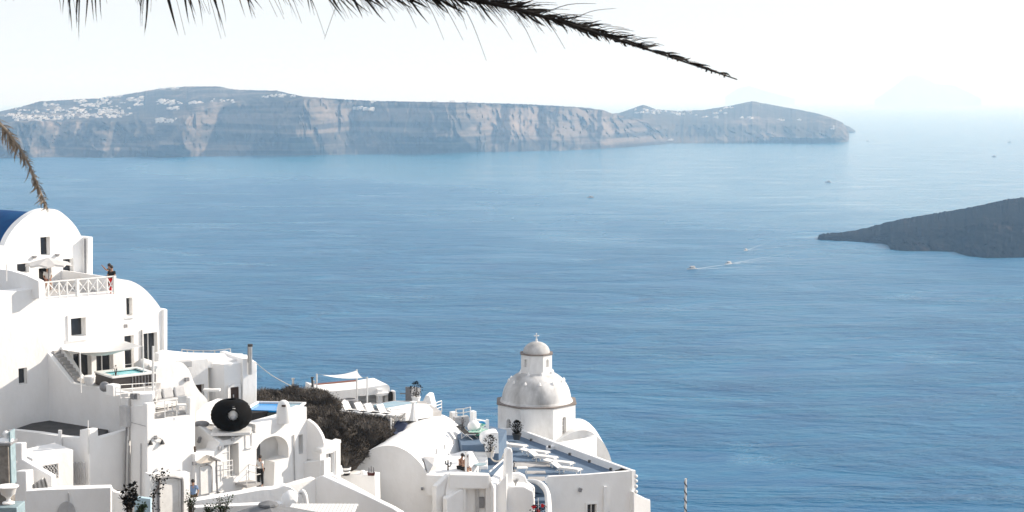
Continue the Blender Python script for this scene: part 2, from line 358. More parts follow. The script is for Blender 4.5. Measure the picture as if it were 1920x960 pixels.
class Coast:
    """tab rows: px, shore row, cliff-top row, ridge row, metres back to cliff top, metres back to ridge.
    Relief moves the surface in depth so that spurs catch the sun."""
    def __init__(s, tab, macro, rough, seed, gscale, gamp, vs=1.0): s.tab, s.macro, s.rough, s.seed, s.gs, s.ga, s.vs = tab, macro, rough, seed, gscale, gamp, vs
    def base(s, px):
        ys, yc, yr, dc, dr = interp(s.tab, px)
        return ys + 0.5 * fbm(px * .05, s.seed), yc + s.rough * fbm(px * .04, s.seed + 3), yr + s.rough * (.30 * fbm(px * .09, s.seed + 9) + .5 * fbm(px * .35, s.seed + 5)), dc, dr
    def pt(s, px, v):
        ys, yc, yr, dc, dr = s.base(px)
        VC = 0.62
        Y0 = P(px, ys, 1).y; Y0 = G(px, ys, 0).y
        if v <= VC:
            k = v / VC; py = ys + (yc - ys) * k; Y = Y0 + dc * (k ** 1.3)
        else:
            k = (v - VC) / (1 - VC); py = yc + (yr - yc) * k; Y = Y0 + dc + (dr - dc) * k
        relief = min(1.0, v * 5) * (1 - 0.5 * max(0, (v - VC) / (1 - VC)))
        mo = interp(s.macro, px + (v - .3) * -28)[0] if s.macro else 0
        wx = 14 * fbm(px * .02, v * 2.5, s.seed + 7, 3)
        mo += (55 * fbm(px * .018 + v, v * 2.2, s.seed + 2, 4)) if s.macro else 0
        g = 0.55 - abs(fbm((px + wx) * s.gs + v * 1.3, v * 1.1 * s.vs, s.seed, 6)) * 1.0
        g2 = fbm((px + wx) * s.gs * 3.2 + v * 2.4, v * 6 * s.vs, s.seed + 4, 6)
        Y += relief * (mo - g * s.ga - g2 * s.ga * .42)
        return P(px, py, Y)
    def v_at(s, px, py):
        ys, yc, yr, dc, dr = s.base(px)
        if py > yc: return 0.62 * (ys - py) / max(ys - yc, .1)
        return 0.62 + 0.38 * min(1, (yc - py) / max(yc - yr, .1))
    def mesh(s, name, m, x0, x1, nx, nv, back):
        mb = MB(); rows = nv + 4
        for i in range(nx + 1):
            px = x0 + (x1 - x0) * i / nx
            a = s.pt(px, 0); mb.v.append(Vector((a.x * .995, a.y * .995, -3)))
            for j in range(nv + 1): mb.v.append(s.pt(px, j / nv))
            q = mb.v[-1]
            for k, (fz, fd) in enumerate(((0.8, .3), (0.0, 1.0))):
                d = Vector((q.x, q.y, 0)).normalized() * min(back, max(q.z, 0) * 6 + 8) * fd; mb.v.append(Vector((q.x + d.x, q.y + d.y, max(q.z, 0) * fz - (3 if fz == 0 else 0))))
        for i in range(nx):
            for j in range(rows - 1): a = i * rows + j; mb.f.append((a, a + rows, a + rows + 1, a + 1))
        me = bpy.data.meshes.new(name); me.from_pydata(mb.v, [], mb.f); me.materials.append(m)
        for p in me.polygons: p.use_smooth = True
        o = bpy.data.objects.new(name, me); C.objects.link(o); o['kind'] = 'structure'; me.set_sharp_from_angle(angle=R(60)); return o
RIM = landmat('caldera_rim_rock', (0.038, 0.039, 0.041), (0.070, 0.068, 0.066), (0.25, 0.21, 0.18), .53, .70, 0.55, 0.004, 14)
rim = Coast([  # px, shore, cliff top, ridge, dc, dr
    (-260, 298, 244, 240, 260, 900), (-60, 298, 236, 218, 320, 1200), (0, 297, 232, 209, 330, 1500), (40, 296, 230, 200, 330, 1700), (75, 295, 229, 190, 330, 1900), (130, 295, 228, 187, 330, 2000), (190, 296, 228, 184, 330, 2200), (230, 295, 227, 178, 330, 2300), (265, 294, 226, 172, 340, 2300),
    (300, 294, 228, 166, 350, 2300), (350, 294, 222, 162, 360, 2300), (385, 293, 206, 162, 380, 2000), (410, 293, 200, 162, 380, 1800), (440, 292, 196, 168, 380, 1600), (520, 291, 190, 170, 380, 1200), (550, 291, 190, 177, 400, 900), (570, 291, 186, 181, 400, 700),
    (640, 290, 187, 186, 400, 520), (700, 289, 190, 189, 380, 500), (800, 288, 193, 191, 380, 500), (870, 286, 193.5, 192, 380, 500), (980, 284, 197, 195, 380, 500), (1090, 281, 203, 201, 380, 500), (1130, 279, 208, 206, 380, 600), (1145, 278, 213, 212, 380, 600),
    (1180, 276, 222, 219, 330, 600), (1215, 273, 232, 228, 240, 500), (1240, 271, 246, 243, 160, 400), (1252, 269.5, 262, 261, 80, 200), (1258, 269, 268, 268, 20, 60)],
    [(-260, 0), (0, 0), (60, -80), (75, 60), (110, 140), (200, -20), (210, 120), (340, -260), (352, -250), (410, 260), (560, -420), (575, -400), (660, 220), (850, -380), (865, -360), (930, 160), (960, 60), (1010, 150), (1040, 40), (1100, 220), (1130, 100), (1200, 300), (1260, 300)],
    2.2, 2.0, 0.022, 105)
rim.mesh('caldera_cliffs', RIM, -260, 1258, 900, 64, 3500)
RIM2 = landmat('lighthouse_cape_rock', (0.06, 0.055, 0.045), (0.10, 0.09, 0.075), (0.24, 0.2, 0.17), .55, .72, 0.3, 0.003, 14)
cape = Coast([(1130, 269, 240, 214, 400, 1200), (1160, 269, 238, 212, 400, 1500), (1190, 269, 234, 202, 400, 1600), (1206, 269, 233, 196, 400, 1600), (1230, 269, 233, 205, 400, 1600), (1270, 269, 233, 208, 400, 1600), (1320, 269, 234, 206, 400, 1700), (1370, 269, 233, 198, 400, 1700), (1410, 269, 233, 189.5, 400, 1700), (1450, 268, 234, 197, 400, 1700), (1500, 268, 238, 206, 350, 1500), (1530, 268, 240, 212, 300, 1300), (1560, 267.5, 242, 221, 260, 1000), (1580, 267, 245, 230, 200, 700), (1588, 266, 252, 240, 120, 500), (1592, 262, 256, 252, 40, 120)],
    [(1130, 200), (1200, -200), (1260, 200), (1560, -300), (1600, 200)], 1.5, 5.0, 0.03, 70)
cape.mesh('lighthouse_cape', RIM2, 1130, 1592, 360, 40, 2500)
point = Coast([(1540, 249, 240, 224, 100, 600), (1570, 249, 240, 230, 100, 500), (1590, 249, 243, 236, 80, 300), (1604, 248.7, 247, 245, 20, 80)], None, .6, 8.0, 0.08, 40)
point.mesh('outer_point', RIM2, 1540, 1604, 60, 14, 600)
RIM3 = landmat('distant_island_rock', (0.08, 0.075, 0.07), (0.1, 0.09, 0.08), (0.15, 0.13, 0.12), .6, .7, 0, 0.001, 5)
isle = Coast([(1640, 187.5, 187, 186.8, 100, 700), (1655, 187.6, 180, 177, 300, 1800), (1676, 187.6, 168, 162, 600, 2500), (1700, 187.6, 152, 142, 800, 3000), (1712, 187.6, 150, 140, 800, 3000), (1725, 187.6, 152, 142, 800, 3000), (1755, 187.6, 164, 157, 800, 3000), (1790, 187.6, 166, 160, 800, 3000), (1815, 187.6, 175, 172, 400, 2000), (1840, 187.6, 186, 185, 100, 500)], None, .8, 12, .02, 500)
# the two islets that barely show in the haze stand nearer than the sea horizon
class Far(Coast):
    D = 58000.0
    def pt(s, px, v):
        ys, yc, yr, dc, dr = s.base(px)
        Y = s.D + dr * v + 400 * fbm(px * .03, v * 2, s.seed); ys2 = HY + CH * FP / s.D
        return P(px, ys2 + (yr - ys2) * v, Y)
isle.__class__ = Far
isle.mesh('distant_island', RIM3, 1640, 1840, 110, 16, 6000)
isl2 = Far([(1360, 187, 185, 181, 10, 900), (1385, 187, 168, 165, 10, 900), (1405, 187, 165, 161, 10, 900), (1430, 187, 172, 169, 10, 900), (1470, 187, 182, 180, 10, 900), (1490, 187, 186, 185, 10, 900)], None, .6, 14, .02, 300)
isl2.D = 62000.0
isl2.mesh('second_distant_island', RIM3, 1360, 1490, 60, 12, 4000)
LAVA = landmat('black_lava', (0.003, 0.003, 0.003), (0.012, 0.0115, 0.011), (0.07, 0.052, 0.043), .57, .70, 0, 0.014, 12)
lava = Coast([(1533, 448, 447, 446, 6, 14), (1536, 449, 444, 440.5, 12, 30), (1545, 450, 443, 437.5, 30, 60), (1560, 451, 443, 437, 50, 130), (1580, 452, 443, 435.5, 60, 160), (1600, 453, 443, 432.5, 60, 200), (1625, 455, 442, 427, 70, 240), (1650, 457, 440, 420, 75, 280), (1664, 459, 438, 416.5, 80, 300), (1670, 468, 436, 415, 120, 340), (1700, 471, 434, 409, 130, 380), (1740, 471, 430, 402, 140, 400), (1788, 472, 426, 394, 150, 430), (1812, 480, 424, 390, 170, 460), (1850, 484, 420, 382, 180, 480), (1885, 484, 416, 374, 180, 500), (1920, 483, 414, 370, 180, 500), (2000, 482, 410, 360, 180, 600), (2200, 480, 400, 350, 180, 600)],
    None, 3.4, 21.0, 0.05, 16, 3.0)
lava.mesh('black_lava_island', LAVA, 1533, 2200, 560, 50, 500)
# ------------------------------------------------------------------ white houses of the villages along the rim
hp = {}
def far_house(coast, px, py, w_, h_, d_, label, group):
    q = coast.pt(px, min(0.995, max(0, coast.v_at(px, py))))
    key = (round(w_ / 3), round(h_ / 2))
    if key not in hp:
        W, H_, D_ = w_, h_, d_; b = MB()
        b.box((0, 0, H_ / 2 - 3), (W, D_, H_ + 6)); b.box((W * .15, D_ * .1, H_ + 1.2), (W * .45, D_ * .5, 2.4))
        hp[key] = b.build('far_house', FARW, local=True)
        o = hp[key]
        for k in (-.3, 0.05, .32): MB().box((W * k, -D_ / 2, H_ * .5), (1.2, .3, 1.8)).build('window', GLASS, o, local=True)
    else:
        s0 = hp[key]; o = s0.copy(); C.objects.link(o)
        for k in s0.children: e = k.copy(); C.objects.link(e); e.parent = o
    o.location = q - Vector((0, 6, 0)); o.rotation_euler = (0, 0, random.uniform(0.1, .7)); o['label'] = label; o['category'] = 'house'; o['group'] = group
cl_far = [(25, 217, 10, 2.5, 6), (75, 222, 44, 4.5, 26), (128, 206, 28, 3.5, 15), (95, 197, 14, 2, 5), (150, 191, 11, 2.5, 6), (195, 191, 14, 4.5, 10), (165, 197, 12, 2.5, 8), (205, 209, 19, 4, 14), (200, 219, 24, 2.5, 9), (130, 218, 8, 2.5, 5), (160, 219, 8, 1.5, 4), (255, 186, 13, 4, 11), (262, 196, 6, 1.5, 4), (311, 192, 14, 4.5, 15), (348, 193, 28, 1.5, 10), (330, 204, 13, 1.5, 5), (312, 226, 16, 3, 9), (318, 166, 20, 1.5, 8), (215, 181, 12, 1.5, 4)]
cl_txt = ['at the left picture edge', 'in the long row along the cliff top', 'in the dense middle tier above the long row', 'standing high above the left row', 'on the upper slope at the left', 'on the upper slope, left of centre cluster', 'in the tight upper knot', 'in the wide bright cluster', 'in the band under the bright cluster', 'in the short row at cliff edge', 'in the tiny group at cliff edge', 'in the group near the left crest', 'just below the left crest group', 'in the brightest knot under the crest', 'in the thin line right of the brightest knot', 'in the low row under the brightest knot', 'on the spur below the brightest knot', 'on the highest crest skyline', 'on the left crest skyline']
for (cx, cy, rx, ry, n), w_ in zip(cl_far, cl_txt):
    for i in range(n):
        far_house(rim, cx + random.uniform(-rx, rx), cy + random.uniform(-ry, ry), random.choice((10, 14, 19, 26)), random.choice((4, 5, 7)), 11,
                  'tiny white far house %s' % w_, 'white houses of the far village on the left')
for cx, cy, rx, ry, n in [(530, 181, 24, 3.5, 15), (500, 183, 8, 1.5, 4), (420, 190, 25, 2.5, 8)]:
    for i in range(n):
        far_house(rim, cx + random.uniform(-rx, rx), cy + random.uniform(-ry, ry), random.choice((8, 12, 16)), random.choice((4, 6)), 10,
                  'tiny white house near the far cliff crest, above the dark shaded slope', 'white houses near the crest of the far cliffs')
for i in range(12):
    far_house(rim, 680 + random.uniform(-22, 22), 204 + random.uniform(-2, 2), random.choice((8, 12, 18)), random.choice((4, 6)), 10,
              'tiny white house of the short row just under the cliff crest, mid far shore', 'white houses in a row under the cliff crest')
for x in (655, 700, 815, 848, 880):
    far_house(rim, x, 191, 22, 6, 10, 'pale low house standing alone on the flat crest of the far cliffs', 'lone houses on the flat cliff crest')
for cx, cy, rx, ry, n in [(1212, 209, 22, 4, 16), (1258, 212, 38, 3.5, 14), (1290, 215, 18, 2, 6), (1350, 211, 14, 2.5, 6), (1400, 222, 10, 1.5, 3), (1335, 221, 18, 1.5, 5), (1365, 203, 14, 1.5, 4), (1480, 225, 20, 2, 4), (1256, 264, 8, 1.5, 4)]:
    for i in range(n):
        far_house(cape, cx + random.uniform(-rx, rx), cy + random.uniform(-ry, ry), random.choice((9, 14, 20)), random.choice((5, 7)), 11,
                  'tiny white house on the hazy cape beyond the cliffs', 'white houses on the hazy cape')
vil = MB(); rv = random.Random(77)
for (cx, cy, rx, ry, n) in cl_far + [(90, 215, 70, 9, 60), (200, 205, 40, 10, 40)]:
    for i in range(int(n * .9)):
        px_ = cx + rv.uniform(-rx, rx) * 1.15; q = rim.pt(px_, min(.995, max(0, rim.v_at(px_, cy + rv.uniform(-ry, ry) * 1.2)))); vil.box(q + Vector((0, -5, 0)), (rv.choice((7, 10, 14)), 9, rv.choice((7, 9, 12))), rv.uniform(.1, .7))
vil.build('small_far_houses', FARW, kind='stuff')
lq = cape.pt(1563, cape.v_at(1563, 243))
lt = thing('lighthouse', 'small white lighthouse tower near the tip of the hazy cape', 'lighthouse', lq)
MB().lathe([(4, -4), (3.2, 18), (3.2, 18.2)], lq, 10).build('tower', FARW, lt)
MB().lathe([(4.2, 18.2), (4.2, 19.4), (2.2, 19.4), (2.2, 22.5), (.3, 25)], lq, 10).build('lantern_room', FARW, lt)
MB().box(lq + Vector((-9, 3, 2)), (14, 9, 10)).build('keeper_house', FARW, lt)
# ------------------------------------------------------------------ boats
def boat(px, py, rz, L_, label, wake, mast=False):
    q = G(px, py, 0)
    t = thing('boat', label, 'boat', q, 'boats on the water'); t.rotation_euler = (0, 0, rz)
    Wd = L_ * .26; secs = []
    hb = MB(); n = 9
    for i in range(n):
        k = i / (n - 1); hw = Wd / 2 * (1 - max(0, (k - .45) / .55) ** 2.2) * (.85 + .15 * min(1, k * 4)); x = -L_ / 2 + L_ * k; sh = L_ * .085 * (1 + .7 * k * k)
        hb.v += [Vector((x, -hw, sh)), Vector((x, -hw * .7, -.3)), Vector((x, hw * .7, -.3)), Vector((x, hw, sh))]
    for i in range(n - 1):
        for j in range(3): a = i * 4 + j; hb.f.append((a, a + 1, a + 5, a + 4))
        hb.f.append((i * 4 + 3, i * 4, i * 4 + 4, i * 4 + 7))
    hb.f.append((0, 1, 2, 3)); hb.build('hull', HULL, t, local=True)
    cb = MB().box((-L_ * .08, 0, L_ * .16), (L_ * .42, Wd * .62, L_ * .2)); cb.box((-L_ * .05, 0, L_ * .235), (L_ * .5, Wd * .75, .18)); cb.build('cabin', HULL, t, local=True)
    MB().box((L_ * .02, 0, L_ * .165), (L_ * .34, Wd * .63, L_ * .05)).build('cabin_windows', GLASS, t, local=True)
    if mast: MB().tube([(L_ * .1, 0, L_ * .1), (L_ * .1, 0, L_ * .95)], .14, 6, .07).build('mast', HULLD, t, local=True)
    if wake:
        wb = MB()
        for sgn in (-1, 1):
            for i in range(10):
                x0, x1 = -L_ * (.4 + i * 1.5), -L_ * (.4 + (i + 1) * 1.5); y0, y1 = sgn * (Wd * .3 + i * L_ * .36), sgn * (Wd * .3 + (i + 1) * L_ * .36); tk = L_ * .09 * (1 - i / 11)
                wb.add([(x0, y0 - tk, .06), (x1, y1 - tk, .06), (x1, y1 + tk, .06), (x0, y0 + tk, .06)], [(0, 1, 2, 3)])
        wb.build('wake', FOAM, t, local=True)
    return t
boat(1297, 505, R(215), 17, 'largest white motor boat of the three crossing near the lava island, leading on the left', True)
boat(1366, 495, R(222), 14, 'white boat in the middle of the three boats crossing near the lava island', True, True)
boat(1398, 470, R(235), 11, 'small mast boat, rearmost of the three crossing near the lava island', True, True)
boat(1107, 371, R(200), 18, 'small sailing boat alone on the open blue water beyond the church dome', False, True)
boat(1553, 342, R(160), 17, 'small pale boat on the bright water above the lava island tip', True)
boat(1864, 294, R(150), 20, 'tiny dark speck of a boat on bright water at far right, nearer one', False)
boat(1893, 267, R(150), 22, 'tiniest distant boat at the far right edge near the horizon', False)
boat(1627, 265, R(180), 18, 'tiny boat just off the tip of the hazy cape', False)
# ------------------------------------------------------------------ haze
def haze():
    b = MB().box((0, 36000, 589.5), (140000, 80000, 1181)); m = bpy.data.materials.new('haze_air'); m.use_nodes = True; t = m.node_tree
    t.nodes.remove(t.nodes['Principled BSDF']); v = t.nodes.new('ShaderNodeVolumePrincipled'); out = t.nodes['Material Output']
    v.inputs['Color'].default_value = (0.40, 0.67, 1.0, 1); v.inputs['Absorption Color'].default_value = (1, 1, 1, 1); v.inputs['Density'].default_value = HAZE; v.inputs['Anisotropy'].default_value = 0.1
    t.links.new(v.outputs[0], out.inputs['Volume'])
    o = b.build('haze', m, local=True, kind='stuff')
HAZE = 8.2e-5
haze()
# ------------------------------------------------------------------ hillside under the village
def ground_z(x, y):
    h = min(1.6 + 0.44 * max(y, 0), 25.5 + 0.06 * max(y - 60, 0))
    xr = max(0, x + 6 - max(0, 60 - y) * .3); h += xr * 0.62
    h += max(0, y - 122) * 0.95
    return CH - min(h, 233) + 0.5 * fbm(x * .08, y * .08, 2)
def hillside():
    mb = MB(); nx, ny = 120, 130
    for i in range(nx + 1):
        for j in range(ny + 1):
            x = -260 + 700 * i / nx; y = -60 + 520 * (j / ny) ** 1.2; mb.v.append(Vector((x, y, ground_z(x, y))))
    for i in range(nx):
        for j in range(ny): a = i * (ny + 1) + j; mb.f.append((a, a + ny + 1, a + ny + 2, a + 1))
    mb.build('hillside', SOIL, local=True, smooth=60, kind='structure')
hillside()
def bld(name, label, cat, px, py, Y): return thing(name, label, cat, V(px, py, Y))
def opening(face, b, r, mull=1, bars=0, recess=.3, name='window', pane=None, arch=False, fr=.05, fm=None):
    h = archhole(face, r, arch if arch is not True else 1.0) if arch else rc(face, r)
    pane_in(face, h, b, name, recess, pane, mull, bars, fr, fm); return h
# ================= upper house with the blue vault
fA = at(153, 520, 131, 50)
A = bld('vaulted_house', 'tall white arch-fronted house with deep blue vaulted roof at the left edge', 'house', 90, 535, 130)
hA = [opening(fA, A, (76, 444, 94, 479), recess=.35), opening(fA, A, (32, 494, 55, 512), recess=.35), opening(fA, A, (118, 485, 138, 519), recess=.35)]
dA = opening(fA, A, (73, 502, 97, 541), name='door', recess=.3, pane=BLACKI); hA.append(dA)
arcA = sm([(8, 461), (17, 441), (33, 420), (55, 402), (75, 393), (93, 391.5), (110, 395), (128, 409), (143, 426), (153, 444)], 4)
wall(fA, [(-90, 560), (-90, 464)] + arcA + [(155, 444), (165, 443), (165, 550)], .55, A, holes=hA, recess=.35, name='front_wall')
u0, z0 = fA.uz(10, 461); u1, z1 = fA.uz(152, 444)
roofA = [(u0 + (u1 - u0) * (.5 - .5 * math.cos(math.pi * k / 20)), 0) for k in range(21)]
arcuz = [fA.uz(x, y) for x, y in arcA]
wall(fA, [(arcuz[0][0] + .15, z1 - 8)] + [(u, z - .28) for u, z in arcuz] + [(arcuz[-1][0] - .15, z1 - 8)], 14, A, name='vault_roof', m=BLUE, off=-.56, uz=True, bevel=0, smooth=40)
wall(fA, [fA.uz(155.5, 444), fA.uz(165, 443), fA.uz(165, 560), fA.uz(155.5, 560)], 2.2, A, name='buttress', off=.5, uz=True)
wall(fA, [fA.uz(-90, 462), fA.uz(6, 461), fA.uz(6, 560), fA.uz(-90, 560)], 13, A, name='side_wing', off=.06, uz=True)
wall(fA, [fA.uz(-14, 418), fA.uz(12, 419.5), fA.uz(1, 437), fA.uz(-14, 440)], .5, A, name='roof_light', off=-1.8, uz=True, bevel=.02)
for x, y in ((63, 481), (106, 477.5)):
    q = fA.hit(x, y); MB().box(q + fA.n * .1, (.22, .16, .1), fA.rz).box(q + fA.n * .1 - Vector((0, 0, .08)), (.12, .1, .06), fA.rz).build('wall_light', GREYM, A)
MB().tube([fA.hit(153.5, 447) + fA.n * .3, fA.hit(154.5, 535) + fA.n * .3], .05, 6).build('drain_pipe', GREYM, A)
# grey sloping parapet left of the terrace
fP = at(72, 530, 116.5, -38)
wall(fP, [(-90, 496), (0, 505), (20, 507.5), (48, 516), (72, 527), (73, 560), (-90, 560)], .35,
     bld('parapet_wall', 'low sloping white wall in grey shade under the arch-fronted house, left edge', 'wall', 40, 550, 118))
pp = MB().tube([V(12, 527, 115), V(12, 495, 115)], .04, 6, .03).build('slim_post', FRAMEW); tag(pp, 'slim white post standing on the wall at the left edge, left of the parasol', 'post')
# ================= terrace block with the long wall
fC = at(150, 562, 119.8, 45)
Cb = bld('terrace_house', 'large white two storey block under the terrace with the crossed railing', 'house', 150, 720, 120)
hC = [opening(fC, Cb, (132, 596, 160, 631), recess=.4, mull=1), opening(fC, Cb, (138, 662, 172, 722), name='door', recess=.4, mull=2), opening(fC, Cb, (181, 661, 213, 719), name='door', recess=.4, mull=2), opening(fC, Cb, (35, 690, 51, 721), recess=.3)]
wall(fC, [(-110, 556), (0, 549.5), (72, 541), (80, 541), (82, 562.5), (150, 556.5), (231.5, 550), (231.5, 960), (-110, 960)], 1.0, Cb, holes=hC, recess=.4, name='front_wall')
trim(fC, (132, 596, 160, 631), Cb, .2, .07)
u0 = fC.uz(231, 600)[0]; zt = fC.uz(150, 556.5)[1]
nb = -fC.n
cr = fC.pt(u0, 0); tz = zt - 0.02
def flat(z, *pts): return [Vector((p.x, p.y, z)) for p in pts]
uL = fC.uz(-110, 600)[0]
slab(flat(tz - .12, fC.pt(uL, 0, -.9), fC.pt(u0, 0, -.9), fC.pt(u0, 0, -13), fC.pt(uL, 0, -13)), .3, Cb, 'terrace_floor', FLOORG)
MB().prism([fC.pt(u0, 190, -1.0), fC.pt(u0, 190, -12), fC.pt(u0, tz - .42, -12), fC.pt(u0, tz - .42, -1.0)], -fC.t * .5).build('side_wall', WHITE, Cb)
# crossed railing on the terrace
rl = thing('terrace_railing', 'white wooden railing of crossed bars along the terrace edge at left', 'railing', fC.hit(150, 556))
zt = fC.uz(150, 556)[1] + .02
posts_px = [83, 93, 113, 128, 147.5, 167.5, 185, 203, 217]
us = [fC.uz(x, 550)[0] for x in posts_px]
HR = .98
for i, u in enumerate(us):
    wd = .17 if i in (0, 4, 8) else .07
    MB().box(fC.pt(u, zt + HR / 2, -.12), (wd, wd, HR), fC.rz).build('post', FRAMEW, rl)
for nm, z in (('top_rail', HR - .03), ('bottom_rail', .1)):
    MB().box(fC.pt((us[0] + us[-1]) / 2, zt + z, -.12), (us[-1] - us[0] + .1, .085, .07), fC.rz).build(nm, FRAMEW, rl)
for a, b in zip(us, us[1:]):
    for sg in (1, -1):
        p, q = fC.pt(a, zt + (.12 if sg > 0 else HR - .07), -.12 + sg * .022), fC.pt(b, zt + (HR - .07 if sg > 0 else .12), -.12 + sg * .022)
        MB().tube([p, q], .032, 4).build('cross_bar', FRAMEW, rl)
# ================= right vault house behind
fE = at(270, 600, 127, 45)
E = bld('half_vault_house', 'white house with a smooth rounded vault end right of the railing terrace', 'house', 270, 690, 127)
hE = [opening(fE, E, (236, 558, 248, 592), recess=.3), opening(fE, E, (234, 629, 252, 712), name='door', recess=.3, bars=2), opening(fE, E, (269, 624, 295, 704), recess=.3, mull=2)]
arcE = sm([(205, 519), (222, 523), (240, 525.5), (255, 531), (270, 541), (283, 554), (293, 566), (302, 579)], 4)
wall(fE, [(200, 519)] + arcE + [(311.5, 579), (311.5, 850), (200, 850)], 12, E, name='vault_body', holes=hE, recess=.3)
for r in ((236, 558, 248, 592), (269, 624, 295, 704)): trim(fE, r, E, .13, .05)
wall(fE, [fE.uz(304, 580), fE.uz(311.5, 579.5), fE.uz(311.5, 700), fE.uz(304, 700)], 1, E, name='buttress', off=.15, uz=True)
MB().tube([fE.hit(265, 618) + fE.n * .06, fE.hit(265, 680) + fE.n * .06], .04, 6).build('drain_pipe', GREYM, E)
MB().box(fE.hit(234, 611) + fE.n * .08, (.2, .14, .2), fE.rz).build('wall_light', GREYM, E)
# ================= long grey retaining wall with the stair
fD = Face(V(91, 720, 117.8), -33)
fD = Face(V(91, 720, 117.8), -33)
D = bld('stair_wall', 'broad shaded white retaining wall with a stair climbing to the left along its top', 'wall', 160, 800, 114)
wall(fD, [(84, 654), (88, 660), (134, 717.5), (155, 722), (200, 728.5), (240, 737), (240, 980), (84, 980)], .3, D, name='retaining_wall')
fD2 = Face(fD.pt(0, 0, -.8), -33)
wall(fD2, [(88, 615), (100, 630), (118, 655), (140, 690), (157, 716), (166, 722), (166, 760), (88, 760)], .3, D, name='far_stair_wall')
n = 9
for i in range(n):
    x = 86 + (135 - 86) * (i + .5) / n; y = 657 + (717.5 - 657) * (i + .35) / n
    u, z = fD.uz(x, y); MB().prism([fD.pt(u - .42, z - 1.2, -.3), fD.pt(u + .22, z - 1.2, -.3), fD.pt(u + .22, z, -.3), fD.pt(u - .42, z, -.3)], -fD.n * .5).build('step', FLOORG, D)
# deck behind the wall
zd = CH - 21.0 * S
dk = MB().prism(flat(zd - .3, fD.pt(fD.uz(100, 722)[0], 0, -.35), fD.pt(fD.uz(240, 738)[0], 0, -.35), G(292, 748, zd), G(302, 716, zd), G(302, 700, zd), G(200, 700, zd)), (0, 0, .3)).build('deck', FLOORG)
tag(dk, 'pale grey deck carrying the hot tub behind the shaded retaining wall', 'deck')
# canopy over the doors
cv = MB(); cA = [fC.hit(113, 655) + fC.n * .1, fC.hit(231, 639) + fC.n * .1]
grid = []
q00, q10 = cA; q01 = V(150, 661, 113.5); q11 = V(268, 649, 117.0)
for i in range(13):
    for j in range(7):
        a, b = i / 12, j / 6; p = q00 * (1 - a) * (1 - b) + q10 * a * (1 - b) + q01 * (1 - a) * b + q11 * a * b
        p = p - Vector((0, 0, .35 * math.sin(math.pi * a) * math.sin(math.pi * b) + .12 * math.sin(math.pi * a))); cv.v.append(p)
for i in range(12):
    for j in range(6): k = i * 7 + j; cv.f.append((k, k + 7, k + 8, k + 1))
cn = thing('canopy', 'white fabric canopy stretched over the glass doors beside the stair', 'canopy', q00)
cv.build('fabric', CLOTHW, cn, smooth=60)
for p in (q01, q11): MB().tube([p, Vector((p.x, p.y, zd))], .035, 6).build('pole', FRAMEW, cn)
# hot tub
ft = at(238, 700, 116.6, 38)
ht = thing('hot_tub', 'square dark-panelled hot tub with pale rim and blue water on the deck', 'hot tub', V(238, 725, 116.5))
uA, uB = -1.25, 1.25; zt = ft.uz(238, 701)[1]
def tubpt(u, v, z): return Vector((0, 0, z)) + Vector((ft.p.x, ft.p.y, 0)) + ft.t * u - ft.n * v
def ringbox(mb, u0, u1, v0, v1, z0, z1):
    mb.prism([tubpt(u0, v0, z0), tubpt(u1, v0, z0), tubpt(u1, v1, z0), tubpt(u0, v1, z0)], (0, 0, z1 - z0))
for (a, b, c, d) in ((-1.25, 1.25, -.9, -.84), (-1.25, 1.25, 1.34, 1.4), (-1.25, -1.19, -.84, 1.34), (1.19, 1.25, -.84, 1.34)):
    m_ = MB(); ringbox(m_, a, b, c, d, zt - .9, zt); m_.build('side_panel', TUB, ht)
m_ = MB(); ringbox(m_, -1.3, 1.3, -.95, -.6, zt, zt + .09); ringbox(m_, -1.3, 1.3, 1.1, 1.45, zt, zt + .09); ringbox(m_, -1.3, -1.0, -.6, 1.1, zt + .001, zt + .088); ringbox(m_, 1.0, 1.3, -.6, 1.1, zt + .001, zt + .088); m_.build('rim', FRAMEW, ht, bevel=.03)
m_ = MB(); ringbox(m_, -1.0, 1.0, -.6, 1.1, zt - .08, zt - .03); m_.build('water', POOLW, ht)
m_ = MB()
for k in range(14):
    u = -1.2 + 2.4 * k / 13
    if k > 5: m_.prism([tubpt(u - .015, -.93, zt - .9), tubpt(u + .015, -.93, zt - .9), tubpt(u + .015, -.9, zt - .9), tubpt(u - .015, -.9, zt - .9)], (0, 0, .9))
m_.build('panel_battens', GREYM, ht, kind='stuff')
cvr = thing('folded_cover', 'crumpled pale cover heaped behind the hot tub', 'cover', V(275, 690, 121))
m_ = MB(); m_.lathe([(.6, 0), (.56, .25), (.45, .5), (.25, .65), (.1, .68)], V(272, 697, 121), 10, sx=1.2); 
for v in m_.v: v += Vector((fbm(v.x * 2, v.y * 2, v.z * 2) * .12, 0, fbm(v.x * 2, v.z * 2, 3) * .12))
m_.build('cloth', CLOTHW, cvr, smooth=50)
mt = MB().tube([V(287, 738, 113.5), V(287, 649, 113.5)], .06, 8).build('tall_pole', FRAMEW); tag(mt, 'tall white pole standing at the corner of the hot tub', 'pole')
